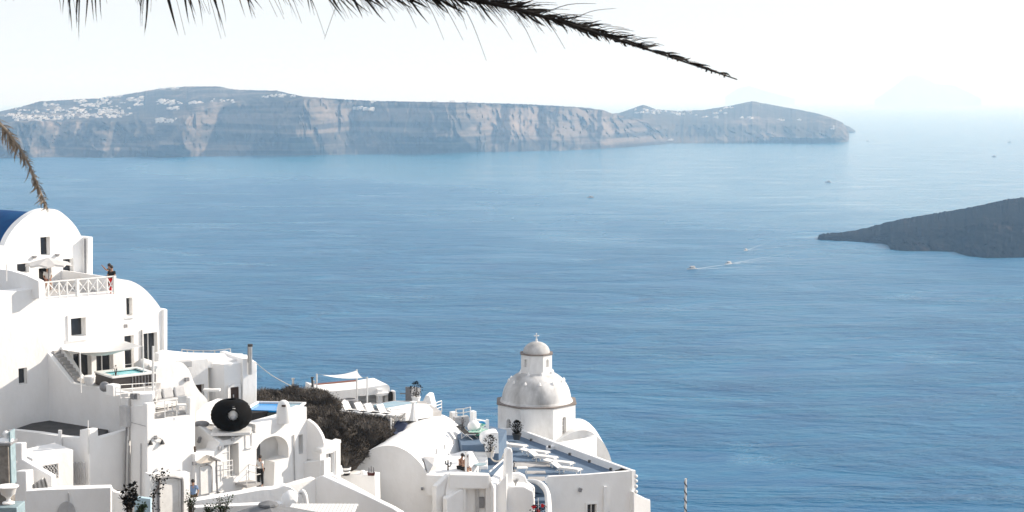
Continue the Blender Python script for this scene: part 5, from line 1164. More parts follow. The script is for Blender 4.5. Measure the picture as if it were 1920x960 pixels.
tag(MB().tube([V(873.3, 884, 123.6), V(873.3, 847, 123.6)], .06, 6).build('white_post', FRAMEW), 'white post standing beside the seated couple', 'post')
tag(MB().tube(sm([tuple(V(x, y, 126.5)) for x, y in ((926, 838), (922, 850), (921, 858), (926, 864), (934, 865), (941, 860), (945, 850))], 5), .05, 6).build('hanging_rope', ROPE), 'thick pale rope hanging in a loop between block and pillar, left of the lounger terrace', 'rope')
# planter block and stair by the right terrace
plw = bld('planter_block', 'white block with smooth front and plants on top, left of the curved stair', 'wall', 985, 935, 124)
wall(at(975, 930, 123.2, 4), [(950, 918), (952, 913), (985, 913), (1000, 921), (1002, 935), (1002, 1010), (950, 1010)], 1.2, plw, bevel=.06)
wall(at(972, 895, 126.5, 8), [(960, 900), (961, 889), (975, 888), (985, 893), (990, 905), (1003, 914), (1003, 960), (960, 960)], .5, plw, name='rear_wall', bevel=.06)
potted(967, 914, 123.6, .15, .12, WHITE, .5, 'spike', 'small spiky plants on the planter block left of the curved stair', col=CUSH, nleaf=30)
cs = bld('curved_stair', 'short curved stair with grey treads leading up to the lounger terrace', 'stair', 1012, 930, 126)
zT = CH - 34.1 * S
for k in range(6):
    z = zT - .17 * (k + 1); y0 = 905 + k * 12.0
    a, b_ = G(993 + k * 2.5, y0 - 4, z), G(1024, y0 - 4, z)
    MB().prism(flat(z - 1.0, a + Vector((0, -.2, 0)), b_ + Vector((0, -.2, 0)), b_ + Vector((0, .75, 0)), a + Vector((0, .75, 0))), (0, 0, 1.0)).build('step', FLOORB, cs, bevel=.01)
MB().tube(sm([tuple(V(x, y, Y)) for x, y, Y in ((985, 904, 141), (997, 903.5, 140.5), (1010, 906, 139.5), (1020, 914, 138), (1026, 926, 136), (1028, 945, 134), (1029, 975, 132))], 4), .2, 8).build('curved_parapet', WHITE, cs, smooth=60)
# ================= lounger terrace
T = bld('lounger_terrace_house', 'white house with a broad roof terrace of sun loungers, right of centre', 'house', 1110, 950, 141)
pT0 = V(1026, 893, 140.0); t2 = G(1190, 881.5, pT0.z); angT = math.degrees(math.atan2(t2.y - pT0.y, t2.x - pT0.x)); fT = Face(pT0, angT)
hT = [rc(fT, (1101, 945, 1118, 975))]
wall(fT, [(1024, 899), (1029, 893.5), (1100, 890), (1192, 882.5), (1192, 1010), (1026, 1010), (1024, 960)], .28, T, name='front_wall', holes=hT, recess=.2)
pane_in(fT, hT[0], T, 'window', .2, GLASS, 2); trim(fT, (1101, 945, 1118, 975), T, .12, .05, sill=False)
u0, u1, z0, z1 = fT.rect(1131, 911, 1136.5, 1005); MB().box(fT.pt((u0 + u1) / 2, (z0 + z1) / 2, .09), (u1 - u0, .18, z1 - z0), fT.rz).build('pilaster', WHITE, T)
MB().box(fT.hit(1087, 918) + fT.n * .1, (.2, .18, .26), fT.rz, 0, R(20)).build('wall_light', GREYM, T)
MB().ball(fT.hit(1141, 962) + fT.n * .15, .12, 8, 6).build('wall_light', GREYM, T)
zP = pT0.z
P0 = fT.pt(fT.uz(1190.5, 890)[0], 0); P1 = G(979, 804.5, zP); P2 = G(915, 803.5, zP)
def para(a, b_, z0, z1, th, nm='parapet', m=WHITE, par=None):
    a, b_ = Vector((a.x, a.y, 0)), Vector((b_.x, b_.y, 0)); d = (b_ - a).normalized(); s_ = Vector((-d.y, d.x, 0)) * th
    return MB().prism([a + Vector((0, 0, z0)), b_ + Vector((0, 0, z0)), b_ + s_ + Vector((0, 0, z0)), a + s_ + Vector((0, 0, z0))], (0, 0, z1 - z0)).build(nm, m, par or T, bevel=.04)
para(P1, P0, zT - 7, zP, -.28 * 1); para(P2, P1, zT - 7, zP + .003, .28, 'rear_parapet')
fl_pts = [fT.pt(.1, 0, -.2), fT.pt(fT.uz(1189, 890)[0], 0, -.2), P1, P2, G(950, 850, zT), G(955, 880, zT), G(975, 906, zT), G(1020, 915, zT)]
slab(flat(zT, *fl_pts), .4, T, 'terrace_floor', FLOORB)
# lighter grey strips stand for sunlit floor amid the shade-blue colour, front left
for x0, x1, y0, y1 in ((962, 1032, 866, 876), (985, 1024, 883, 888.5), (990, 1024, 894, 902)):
    pts = flat(zT + .012, G(x0, y1, zT), G(x1, y1, zT), G(x1 - 2, y0, zT), G(x0, y0, zT)); MB().add(pts, [(0, 1, 2, 3)]).build('painted_sun_strip', FLOORG, T)
dpar = (Vector((P0.x, P0.y, 0)) - Vector((P1.x, P1.y, 0))); nin = Vector((dpar.y, -dpar.x, 0)).normalized()
if nin.x > 0: nin = -nin
for x in (998.5, 1033, 1071, 1108, 1148):
    k = (x - 979) / (1190 - 979); q = G(x, 804.5 + (881.5 - 804.5) * k + 13, zT + .42); MB().box(q + nin * .12, (.16, .16, .18), R(-25)).build('wall_light', DARKM, T)
fT2 = Face(V(1205, 940, 142.5), 38)
wall(fT2, [(1188, 922), (1193, 925.5), (1214, 936), (1219.5, 937), (1221, 1010), (1188, 1010)], 2.2, bld('lower_wing_wall', 'small white wall with a sloping top at the right foot of the terrace house', 'wall', 1205, 980, 142))
for k, y in enumerate((893, 902, 912, 922)): MB().ball(V(1192.5, y, 141.6), .13, 8, 5).build('rounded_knob', WHITE, T)
tag(MB().lathe([(.35, 0), (.42, .12), (.2, .2), (.05, .3)], V(1166, 886, 143), 9).build('low_plant', LEAFD), 'low dark succulent on the corner parapet of the lounger terrace', 'plant')
for v_ in [o for o in bpy.data.objects if o.name == 'low_plant']: v_.scale = (1.2, 1, 1)
LG = 'white sun loungers on the blue terrace'
for i, (x, y, lab) in enumerate(((1062, 888.5, 'white sun lounger nearest the front parapet of the blue terrace'), (1048, 876.5, 'white sun lounger second from the front parapet of the blue terrace'),
    (1018, 866, 'white sun lounger in the middle pair on the blue terrace, nearer one'), (1003, 856, 'white sun lounger in the middle pair on the blue terrace, the farther one'), (962, 844, 'white sun lounger at the back left of the blue terrace, behind the pillar'))):
    t_ = lounger(lab, G(x, y, zT + .01), R(-30), 1.08, R(30 if i in (0, 2, 4) else 8), LG); MB().box((.28, 0, .40), (1.38, .56, .08)).build('cushion', CLOTHW, t_, local=True, bevel=.03)
wt = thing('white_side_table', 'small white table on the lounger terrace beside the pillar', 'table', G(979, 889, zT))
q = wt.location; MB().box(q + Vector((0, 0, .45)), (.75, .6, .05), .1).build('tabletop', FRAMEW, wt)
for a in (-.3, .3):
    for b_ in (-.22, .22): MB().box(q + Vector((a, b_, .21)), (.05, .05, .42), .1).build('leg', FRAMEW, wt)
potted(963, 888, 133.5, .18, .25, CUSH, .6, 'leaf', 'grey-green potted plant between the pillar and the small white table', col=LEAFD, nleaf=60)
potted(969, 824, 157.5, .34, .45, DARKM, 1.05, 'leaf', 'dark round shrub in a pot in the back corner of the lounger terrace', col=LEAFD, nleaf=420)
fpw = thing('flowering_plant', 'red flowered plant with white support at the foot of the curved stair', 'plant', V(1010, 965, 123))
q = V(1010, 968, 122); MB().tube([q, V(1009, 934, 122)], .02, 5).build('support', FRAMEW, fpw)
lf = MB(); rf = MB(); rnd = random.Random(5)
for k in range(160):
    c = V(1009 + rnd.gauss(0, 6), 955 + rnd.gauss(0, 7), 122 + rnd.gauss(0, .3)); d = Vector((rnd.uniform(-1, 1), rnd.uniform(-1, 1), rnd.uniform(-.5, 1))).normalized() * .09; s_ = d.cross(Vector((.1, .9, .2))) * .5; lf.add([c, c + d * .5 + s_, c + d, c + d * .5 - s_], [(0, 1, 2, 3)])
for x, y in ((1002, 950), (1016, 947), (1009, 957), (1018, 948), (1000, 951)):
    for k in range(9):
        c = V(x + rnd.gauss(0, 1.5), y + rnd.gauss(0, 1), 121.6); d = Vector((rnd.uniform(-1, 1), -.3, rnd.uniform(-1, 1))).normalized() * .11; s_ = d.cross(Vector((0, 1, 0))).normalized() * .05; rf.add([c, c + d * .5 + s_, c + d, c + d * .5 - s_], [(0, 1, 2, 3)])
lf.build('leaves', LEAFD, fpw, kind='stuff'); rf.build('flowers', REDF, fpw, kind='stuff')
# ================= church
YC = 164; qc = V(1005.5, 900, YC); pm_ = FP / (YC * S)
zc = V(1005, 767, 160).z
chh = thing('domed_church', 'white church with stained double dome and cross above the lounger terrace', 'church', Vector((qc.x, qc.y, zc - 6)))
Rd = 79 / pm_; rot = 0.0
def octo(r, a0=0): return [Vector((qc.x + r * math.cos(rot + a0 + R(22.5 + 45 * k)), qc.y + r * math.sin(rot + a0 + R(22.5 + 45 * k)), 0)) for k in range(8)]
def drum(r, z0, z1, par, holesfn=None, th=.35, nm='drum_wall', m=WORN, flare=0):
    o_ = octo(r)
    for k in range(8):
        a, b_ = o_[k], o_[(k + 1) % 8]; L = (b_ - a).length; mid = (a + b_) / 2; out = (mid - Vector((qc.x, qc.y, 0))).normalized()
        ang = math.degrees(math.atan2(out.x, -out.y)); f = Face(mid, ang); hs_ = holesfn(k, f) if holesfn else []
        wall(f, [(-L / 2, z0), (L / 2, z0), (L / 2, z1), (-L / 2, z1)], th, par, name=nm, m=m, holes=hs_, recess=.28, uz=True, bevel=0)
        for h in hs_: pane_in(f, h, par, 'window', .28, GREYM, 1, 3, .05)
def dh(k, f):
    x, y = f.n.x, f.n.y
    if y < -.3 and .35 < x < .95: u, zz, w_, h_ = .0, zc - 1.5, .42, 1.45
    elif y < -.3 and x < -.45: u, zz, w_, h_ = -.05, zc - 1.35, .5, .75
    else: return []
    return [[(u - w_ / 2, zz - h_ / 2), (u + w_ / 2, zz - h_ / 2)] + [(u + w_ / 2 * math.cos(math.pi * i / 8), zz + h_ / 2 - w_ / 2 + w_ / 2 * math.sin(math.pi * i / 8)) for i in range(9)]]
drum(Rd, zc - 7, zc, chh, dh)
def octslab(r, z0, z1, nm, m, bev=.02): return MB().prism([p + Vector((0, 0, z0)) for p in octo(r)], (0, 0, z1 - z0)).build(nm, m, chh, bevel=bev)
Rdm = 65.5 / pm_
octslab(Rd * 1.03, zc, zc + .09, 'cornice', CORN); MB().lathe([(Rdm * 1.06, 0), (Rdm * 1.04, .13)], Vector((qc.x, qc.y, zc + .091)), 56).build('dome_base', DOME, chh)
Hd = 2.38
prof = [(Rdm * math.cos(R(a)) ** .94, Hd * math.sin(R(a)) ** .96 if a else 0) for a in [2.5 * i for i in range(34)]]
MB().lathe([(Rdm * 1.03, 0)] + prof, Vector((qc.x, qc.y, zc + .2)), 56).build('dome', DOME, chh, smooth=50)
for el, n_, off in ((38, 12, .1), (62, 8, .3), (12, 0, 0)):
    for k in range(n_):
        an = off + 2 * math.pi * k / n_; a = R(el); c = Vector((qc.x + Rdm * math.cos(a) ** .94 * math.cos(an), qc.y + Rdm * math.cos(a) ** .94 * math.sin(an), zc + .2 + Hd * math.sin(a) ** .96))
        MB().lathe([(.13, -.05), (.09, .08), (.02, .2)], c, 8).build('knob', WHITE, chh)
zl_ = zc + .2 + Hd - .22; Rl = 31.5 / pm_; hl = 1.42
def lh(k, f):
    if f.n.y < -.2 and abs(f.n.x) > .3: return [[(-.14, zl_ + .5), (.14, zl_ + .5), (.14, zl_ + 1.02), (0.07, zl_ + 1.11), (-.07, zl_ + 1.11), (-.14, zl_ + 1.02)]]
    return []
drum(Rl, zl_ - .4, zl_ + hl, chh, lh, .2, 'lantern_wall', WORN)
octslab(Rl * 1.06, zl_ + hl, zl_ + hl + .1, 'lantern_cornice', CORN)
Rs = 25.5 / pm_
MB().lathe([(Rs * 1.02, 0)] + [(Rs * math.cos(R(a)), .86 * math.sin(R(a))) for a in range(0, 88, 6)], Vector((qc.x, qc.y, zl_ + hl + .1)), 32).build('small_dome', DOME, chh, smooth=50)
zx = zl_ + hl + .92
crs = MB().lathe([(.14, 0), (.1, .1), (.06, .16), (.1, .22), (.02, .3)], Vector((qc.x, qc.y, zx - .03)), 10); crs.build('cross_base', WORN, chh)
MB().box((qc.x, qc.y, zx + .45), (.08, .08, .4)).box((qc.x, qc.y, zx + .49), (.30, .075, .075)).build('cross', WHITE, chh)
for dx, dz in ((-.16, .49), (.16, .49), (0, .66)): MB().ball((qc.x + dx, qc.y, zx + dz), .05, 8, 5).build('cross_tip', WHITE, chh)
# side apse and nave roof to the right of the drum
fN2 = Face(V(1100, 830, 160), 4)
wall(fN2, [fN2.uz(*p) for p in [(1040, 900), (1040, 829), (1060, 818)] + sm([(1075, 810), (1090, 807), (1104, 808), (1118, 816), (1131, 830), (1141, 848), (1147, 866)], 4) + [(1150, 900)]], 4.5, chh, name='apse_vault', m=WORN, uz=True)
fN3 = Face(V(1120, 840, 158.0), 42)
wall(fN3, [(1030, 838), (1063, 829), (1119.5, 820), (1119.5, 900), (1030, 900)], .4, chh, name='lit_wall', m=WHITE)
MB().prism([V(1063, 828.5, 161.6), V(1119.5, 819.5, 158.0), V(1112, 812, 161.5), V(1075, 812, 164)], (0, 0, -.25)).build('nave_roof', WORN, chh)
# little terrace pieces left of the church
zz_ = zu
tw_ = [(845, 772, 855, 787, 141.5, 'white gate post above the ridge of the vault, left one'), (883.5, 770.5, 891, 797, 139, 'tall white gate post left of the blue half-round window')]
for x0, y0, x1, y1, Y, lab in tw_:
    f = at((x0 + x1) / 2, y1, Y, 30); u0, u1, z0, z1 = f.rect(x0, y0, x1, y1 + 12); tag(MB().box(f.pt((u0 + u1) / 2, (z0 + z1) / 2), (u1 - u0, .4, z1 - z0), f.rz).build('gate_post', WHITE, bevel=.03), lab, 'post')
sbw = bld('low_block_wall', 'pale low wall with a grey box between the two white gate posts', 'wall', 868, 792, 139)
wall(at(866, 790, 139.5, 20), [(853, 783), (868, 782), (880, 780), (882, 805), (853, 805)], .5, sbw, m=CUSH)
rail('short_white_railing', 'short white railing between the two gate posts above the vault', [V(855, 784, 141), V(869, 783, 140.4), V(882, 780, 139.8)], .6, 2, 3, .035)
fb_ = at(905, 795, 138, 22)
bw = bld('blue_arch_wall', 'small white wall with a bright blue half-round panel against the sea', 'wall', 905, 805, 138)
wall(fb_, [(891, 786), (913.5, 789.5), (914, 787), (917, 787), (917, 808), (891, 806)], .3, bw)
MB().prism([fb_.pt(*fb_.uz(902.5 + 8 * math.cos(math.pi * k / 12), 795.5 - 6 * math.sin(math.pi * k / 12)), .04) for k in range(13)], -fb_.n * .1).build('blue_panel', BLUEW, bw)
MB().prism([fb_.pt(*fb_.uz(x, y), .03) for x, y in ((900, 797.5), (911, 798.5), (911, 800), (900, 799))], -fb_.n * .08).build('green_sill', TURQ, bw)
cw = bld('long_parapet', 'white parapet running from the blue arch wall to the church drum', 'wall', 915, 815, 139)
MB().prism([V(888, 796, 137.5), V(897, 795, 138.5), V(937, 808, 146), V(932, 812, 144)], (0, 0, -1.2)).build('wall', WHITE, cw, bevel=.04)
tag(MB().ball(V(888.5, 800, 136.5), .42, 12, 8).build('white_ball', WHITE, smooth=60), 'white rounded lump with dark centre at the corner beside the folding chair', 'ornament')
fdc = thing('folding_chair', 'dark folding lounge chair at the top of the small blue terrace', 'chair', G(878, 822, zu))
q = fdc.location; f = Face(q, -30)
for v_ in (-.3, .3):
    MB().tube([f.pt(-.75, zu + .75, v_), f.pt(-.1, zu + .3, v_), f.pt(.75, zu + .38, v_)], .022, 5).build('side_frame', FRAMEW, fdc); MB().tube([f.pt(-.35, zu, v_), f.pt(.1, zu + .35, v_)], .02, 5).build('leg', FRAMEW, fdc); MB().tube([f.pt(.55, zu, v_), f.pt(.0, zu + .33, v_)], .02, 5).build('leg', FRAMEW, fdc)
MB().prism([f.pt(-.75, zu + .76, -.28), f.pt(-.1, zu + .31, -.28), f.pt(-.1, zu + .31, .28), f.pt(-.75, zu + .76, .28)], (0, 0, .02)).build('back_sling', BLACKC, fdc); MB().prism([f.pt(-.1, zu + .31, -.28), f.pt(.75, zu + .39, -.28), f.pt(.75, zu + .39, .28), f.pt(-.1, zu + .31, .28)], (0, 0, .02)).build('seat_sling', BLACKC, fdc)
gs = thing('towelled_sunbed', 'sun bed covered with green striped towels beside the folding chair', 'sun bed', G(901, 818, zu))
q = gs.location
MB().box(q + Vector((0, 0, .28)), (1.3, 1.7, .1), R(-35)).build('bed', GREENC, gs, bevel=.02); MB().box(q + Vector((-.25, .6, .5)), (.9, .7, .08), R(-35), R(30)).build('backrest', GREENC, gs, bevel=.02)
for a in (-.5, .5):
    for b_ in (-.6, .6): MB().box(q + Vector((a * .8, b_ * .8, .12)), (.05, .05, .24)).build('leg', DARKM, gs)
potted(867, 805, 134.5, .16, .2, DARKM, .6, 'leaf', 'small black-leaved plant at the left of the folding chair', col=BLACKC, nleaf=50)
cac = thing('cactus', 'small dark forked cactus on the ledge left of the seated couple', 'cactus', V(840, 882, 123.4))
q = cac.location; cm = MB(); cm.tube([q, q + Vector((0, 0, .62))], .05, 6, .04); cm.tube(sm([tuple(q + Vector((0, 0, .25))), tuple(q + Vector((.16, 0, .28))), tuple(q + Vector((.17, 0, .5)))], 3), .04, 5); cm.tube(sm([tuple(q + Vector((0, 0, .35))), tuple(q + Vector((-.13, 0, .38))), tuple(q + Vector((-.13, 0, .58)))], 3), .035, 5); cm.build('stem', LEAFD, cac)
gtb = thing('glass_table', 'small pale glass table on the lower blue terrace', 'table', V(900, 884, 125.5))
q = gtb.location; MB().lathe([(.38, .42), (.38, .45)], q, 16).build('tabletop', TURQ, gtb); MB().tube([q, q + Vector((0, 0, .42))], .03, 6).build('leg', FRAMEW, gtb)
# ================= striped pole at lower right
q = V(1284.5, 1010, 110); zt = V(1284.5, 897, 110).z
spn = thing('striped_pole', 'tall dark and white spiral striped pole rising from the bottom edge at right', 'pole', Vector((q.x, q.y, 0)) + Vector((0, 0, ground_z(q.x, q.y))))
MB().tube([spn.location, Vector((q.x, q.y, zt))], .055, 10).build('pole', FRAMEW, spn)
pts = []; L = 9.0
for k in range(int(L * 20)): z = zt - .05 * k; an = k * .72; pts.append(Vector((q.x + .062 * math.cos(an), q.y + .062 * math.sin(an), z)))
MB().tube(pts, .035, 5).build('dark_spiral', DARKM, spn, kind='stuff')
# ================= people
def skinmesh(name, V_, E_, rad, m, parent, root=0, sub=2):
    me = bpy.data.meshes.new(name); me.from_pydata(V_, E_, []); me.materials.append(m); o = bpy.data.objects.new(name, me); C.objects.link(o); o.parent = parent
    sk = o.modifiers.new('body', 'SKIN'); sk.use_smooth_shade = True
    for i, v in enumerate(me.skin_vertices[0].data): v.radius = rad[i]; v.use_root = (i == root)
    o.modifiers.new('round', 'SUBSURF').levels = sub; o.modifiers['round'].render_levels = sub
    return o
def person(label, loc, rz, pose, top, bottom, hair=HAIR, sc_=1.0, topm=None, botm=None, group=None):
    t = thing('person', label, 'person', loc, group); t.rotation_euler = (0, 0, rz); t.scale = (sc_,) * 3
    J = dict(pel=(0, 0, .95), wai=(0, 0, 1.1), che=(0, 0, 1.32), nek=(0, 0, 1.47), hd0=(0, -.01, 1.55), hd1=(0, -.02, 1.68),
             sl=(.18, 0, 1.42), sr=(-.18, 0, 1.42), el=(.23, .02, 1.13), er=(-.23, .02, 1.13), wl=(.24, -.06, .88), wr=(-.24, -.06, .88),
             hl=(.09, 0, .92), hr=(-.09, 0, .92), kl=(.11, -.02, .5), kr=(-.11, -.02, .5), al=(.11, .02, .09), ar=(-.11, .02, .09), tl=(.12, -.16, .04), tr=(-.12, -.16, .04))
    J.update(pose); keys = list(J); idx = {k: i for i, k in enumerate(keys)}
    rad = dict(pel=(.13, .11), wai=(.12, .09), che=(.15, .10), nek=(.052, .052), hd0=(.07, .08), hd1=(.078, .095), sl=(.06, .06), sr=(.06, .06), el=(.038, .038), er=(.038, .038), wl=(.026, .026), wr=(.026, .026),
               hl=(.088, .09), hr=(.088, .09), kl=(.058, .058), kr=(.058, .058), al=(.038, .038), ar=(.038, .038), tl=(.03, .025), tr=(.03, .025))
    E = [('pel', 'wai'), ('wai', 'che'), ('che', 'nek'), ('nek', 'hd0'), ('hd0', 'hd1'), ('che', 'sl'), ('che', 'sr'), ('sl', 'el'), ('sr', 'er'), ('el', 'wl'), ('er', 'wr'), ('pel', 'hl'), ('pel', 'hr'), ('hl', 'kl'), ('hr', 'kr'), ('kl', 'al'), ('kr', 'ar'), ('al', 'tl'), ('ar', 'tr')]
    Vv = [Vector(J[k]) for k in keys]; Rr = [rad[k] for k in keys]; EE = [(idx[a], idx[b]) for a, b in E]
    for wk, ek, sg in (('wl', 'el', 1), ('wr', 'er', -1)):
        w_, e_ = Vector(J[wk]), Vector(J[ek]); d = (w_ - e_).normalized(); side = d.cross(Vector((0, 1, .2))).normalized(); pi_ = len(Vv); Vv.append(w_ + d * .08); Rr.append((.035, .02)); EE.append((idx[wk], pi_))
        for f in range(4): Vv.append(w_ + d * (.15 + .015 * (f in (1, 2))) + side * (f - 1.5) * .022 + Vector((0, -.015, -.01))); Rr.append((.009, .009)); EE.append((pi_, len(Vv) - 1))
        Vv.append(w_ + d * .08 + side * sg * .055); Rr.append((.011, .011)); EE.append((pi_, len(Vv) - 1))
    body = skinmesh('body', Vv, EE, Rr, SKIN, t)
    def garment(nm, ks, es, m, g=1.16, add=.012):
        vs = [Vector(J[k]) if isinstance(k, str) else Vector(J[k[0]]).lerp(Vector(J[k[1]]), k[2]) for k in ks]
        rr = []
        for k in ks:
            r_ = rad[k] if isinstance(k, str) else tuple(a + (b - a) * k[2] for a, b in zip(rad[k[0]], rad[k[1]])); rr.append((r_[0] * g + add, r_[1] * g + add))
        skinmesh(nm, vs, es, rr, m, t)
    if top: garment('shirt' if top == 'shirt' else 'top', ['pel', 'wai', 'che', 'sl', 'sr', ('sl', 'el', .7), ('sr', 'er', .7), ('che', 'nek', .55)], [(0, 1), (1, 2), (2, 3), (2, 4), (3, 5), (4, 6), (2, 7)], topm)
    if bottom:
        k_ = 1.0 if bottom == 'trousers' else .0
        ks = ['pel', 'hl', 'hr', 'kl' if k_ else ('hl', 'kl', .8), 'kr' if k_ else ('hr', 'kr', .8)]; es = [(0, 1), (0, 2), (1, 3), (2, 4)]
        if k_: ks += [('kl', 'al', .92), ('kr', 'ar', .92)]; es += [(3, 5), (4, 6)]
        garment(bottom, ks, es, botm, 1.2, .014)
    h = Vector(J['hd1']); hm = MB().ball(h + Vector((0, .022, .025)), .112, 14, 9, (.92, 1.02, 1.0))
    hm.build('hair', hair, t, local=True, smooth=60)
    fm_ = MB().ball(h + Vector((0, -.1, -.035)), .018, 6, 4); fm_.build('nose', SKIN, t, local=True)
    return t
zTer = fC.uz(150, 556)[1] - .12
def onz(px, py, Y, z): p = V(px, py, Y); return Vector((p.x, p.y, z))
phone_pose = dict(el=(.34, -.18, 1.40), wl=(.20, -.36, 1.62), er=(-.32, -.2, 1.38), wr=(-.12, -.38, 1.62))
person('woman with black top and bright red trousers leaning at the crossed railing', onz(210.5, 540, 122.3, zTer), R(-15), dict(el=(.26, -.1, 1.16), wl=(.1, -.3, 1.1), er=(-.26, -.1, 1.16), wr=(-.12, -.3, 1.1), hd1=(0, -.05, 1.67)), 'top', 'trousers', sc_=.95, topm=BLACKC, botm=RED)
person('dark-haired person raising both hands to take a picture beside the woman in red', onz(206, 540, 123.6, zTer), R(-70), phone_pose, 'top', 'trousers', sc_=.95, topm=BLACKC, botm=BROWNC)
person('seated person in a white top under the white parasol on the upper terrace', onz(90, 540, 126.0, zTer - .42), R(20), dict(kl=(.13, -.42, .92), kr=(-.13, -.42, .92), al=(.13, -.45, .5), ar=(-.13, -.45, .5), tl=(.13, -.58, .46), tr=(-.13, -.58, .46), wl=(.1, -.3, 1.0), wr=(-.1, -.3, 1.0)), 'shirt', 'shorts', topm=CLOTHW, botm=mat('dark_red_cloth', (.16, .02, .02), .9))
pq = onz(90, 540, 126.0, zTer); tag(MB().box(pq + Vector((0, .05, .22)), (.5, .5, .44), R(20)).build('stool', FRAMEW, bevel=.02), 'white stool under the seated person on the upper terrace', 'stool')
person('man in a pale blue shirt and brown trousers beside the vine gateway', V(363, 963, 107.5), R(12), dict(el=(.27, .06, 1.16), wl=(.20, -.08, .96), er=(-.26, .05, 1.15), wr=(-.25, -.1, .92), kl=(.12, -.1, .5), al=(.12, .03, .09)), 'shirt', 'trousers', topm=BLUEC, botm=BROWNC)
pav = tag(MB().box(V(363, 963, 107.5) - Vector((0, 0, .15)), (6, 3, .3), .2).build('path_slab', FLOORG), 'pale paved path behind the bottom garden wall where the man walks', 'path')
person('man in a white shirt in the arched porch reaching out over its parapet', V(489, 912, 115.4), R(-25), dict(el=(.30, -.28, 1.28), wl=(.52, -.5, 1.12), er=(-.25, .0, 1.12), che=(.03, -.06, 1.31), nek=(.04, -.09, 1.46), hd0=(.04, -.11, 1.54), hd1=(.04, -.13, 1.67), sl=(.21, -.07, 1.41), sr=(-.15, -.04, 1.41)), 'shirt', 'trousers', topm=CLOTHW, botm=BLACKC)
sit = dict(kl=(.12, -.43, .93), kr=(-.12, -.43, .90), al=(.12, -.48, .46), ar=(-.12, -.5, .46), tl=(.12, -.6, .40), tr=(-.12, -.62, .40), el=(.2, -.12, 1.16), wl=(.12, -.38, 1.02), er=(-.2, -.12, 1.16), wr=(-.12, -.38, 1.02), che=(0, -.06, 1.31), nek=(0, -.10, 1.46), hd0=(0, -.13, 1.53), hd1=(0, -.17, 1.65))
zs = zq
person('bare-backed person in dark shorts seated on the ledge, nearer the vault', onz(863, 870, 125.4, zs - .80), R(62), sit, None, 'shorts', botm=BLACKC)
person('bare-chested person in dark shorts seated on the ledge, beside the white post', onz(870, 870, 125.0, zs - .80), R(48), sit, None, 'shorts', botm=BLACKC)
# ================= palm fronds hanging into the picture
def unit_leaf(seed, wd, curl):
    rnd = random.Random(seed); b = MB(); n = 7
    for i in range(n + 1):
        k = i / n; w_ = wd * (math.sin(math.pi * min(1, (k * .9 + .12))) ** .7) * (1 - k * .5); x = k; z = -curl * k * k; y = .06 * math.sin(k * 4 + seed) * k
        b.v += [Vector((x, y - w_, z + w_ * .25)), Vector((x, y, z)), Vector((x, y + w_, z + w_ * .25))]
    for i in range(n):
        for j in range(2): a = i * 3 + j; b.f.append((a, a + 1, a + 4, a + 3))
    return b
def make_leafmesh(seed, wd, curl, m):
    o = unit_leaf(seed, wd / .14, curl).build('leaflet', m, None, local=True); me = o.data; bpy.data.objects.remove(o); return me
strands = MB()
def leaflet(frond, meshes, a, b_, th=1.0, roll=0):
    if meshes is LT:
        md = a.lerp(b_, .5) + Vector((0, 0, (b_ - a).length * .08)); strands.tube(sm([tuple(a), tuple(md), tuple(b_)], 4), .0016 * th, 4, .0006, cap=False); return
    me = random.choice(meshes); o = bpy.data.objects.new('leaflet', me); C.objects.link(o); o.parent = frond; base = origin_of(frond)
    d = b_ - a; L = d.length; o.location = a - base; qd = d.to_track_quat('X', 'Z'); o.rotation_mode = 'QUATERNION'
    from mathutils import Quaternion
    o.rotation_quaternion = qd @ Quaternion((1, 0, 0), roll); o.scale = (L, th * .14, L); return o
def curve_at(tab, k):
    n = len(tab) - 1; x = min(k * n, n - 1e-4); i = int(x); f = x - i; return tuple(a + (b - a) * f for a, b in zip(tab[i], tab[i + 1]))
def Pt(t3): return P(*t3)
frA = sm([(-420, -190, 7.6), (-60, -128, 7.0), (200, -92, 6.7), (500, -46, 6.4), (700, -20, 6.25), (830, -7, 6.15), (900, 2, 6.1), (1000, 26, 6.0), (1100, 56, 5.9), (1200, 88, 5.8), (1290, 118, 5.7), (1382, 149, 5.6)], 8)
fa = thing('palm_frond', 'long dark drooping palm frond crossing the top of the picture', 'palm frond', P(-420, -190, 7.6))
tb_ = MB(); pts = [P(*p) for p in frA]
tb_.tube(pts, .016, 8, .002); tb_.build('rachis', FAND, fa, smooth=60)
LM = [make_leafmesh(s_, .0068, c_, FAND) for s_, c_ in ((1, .02), (2, .06), (3, .12), (4, -.03), (5, .08))]
LT = [make_leafmesh(s_, .003, c_, FAND) for s_, c_ in ((7, .05), (8, .12), (9, .02))]
def rach(px):
    for a, b_ in zip(frA, frA[1:]):
        if a[0] <= px <= b_[0]: k = (px - a[0]) / (b_[0] - a[0]); return tuple(x + (y - x) * k for x, y in zip(a, b_))
    return frA[-1]
rnd = random.Random(21)
def leafpx(px, dx, dy, mesh, th=1.0, dY=0.0):
    r_ = rach(px); a = P(*r_); b_ = P(r_[0] + dx, r_[1] + dy, r_[2] + dY); leaflet(fa, mesh, a, b_, th, rnd.uniform(-1.2, 1.2))
x = 620
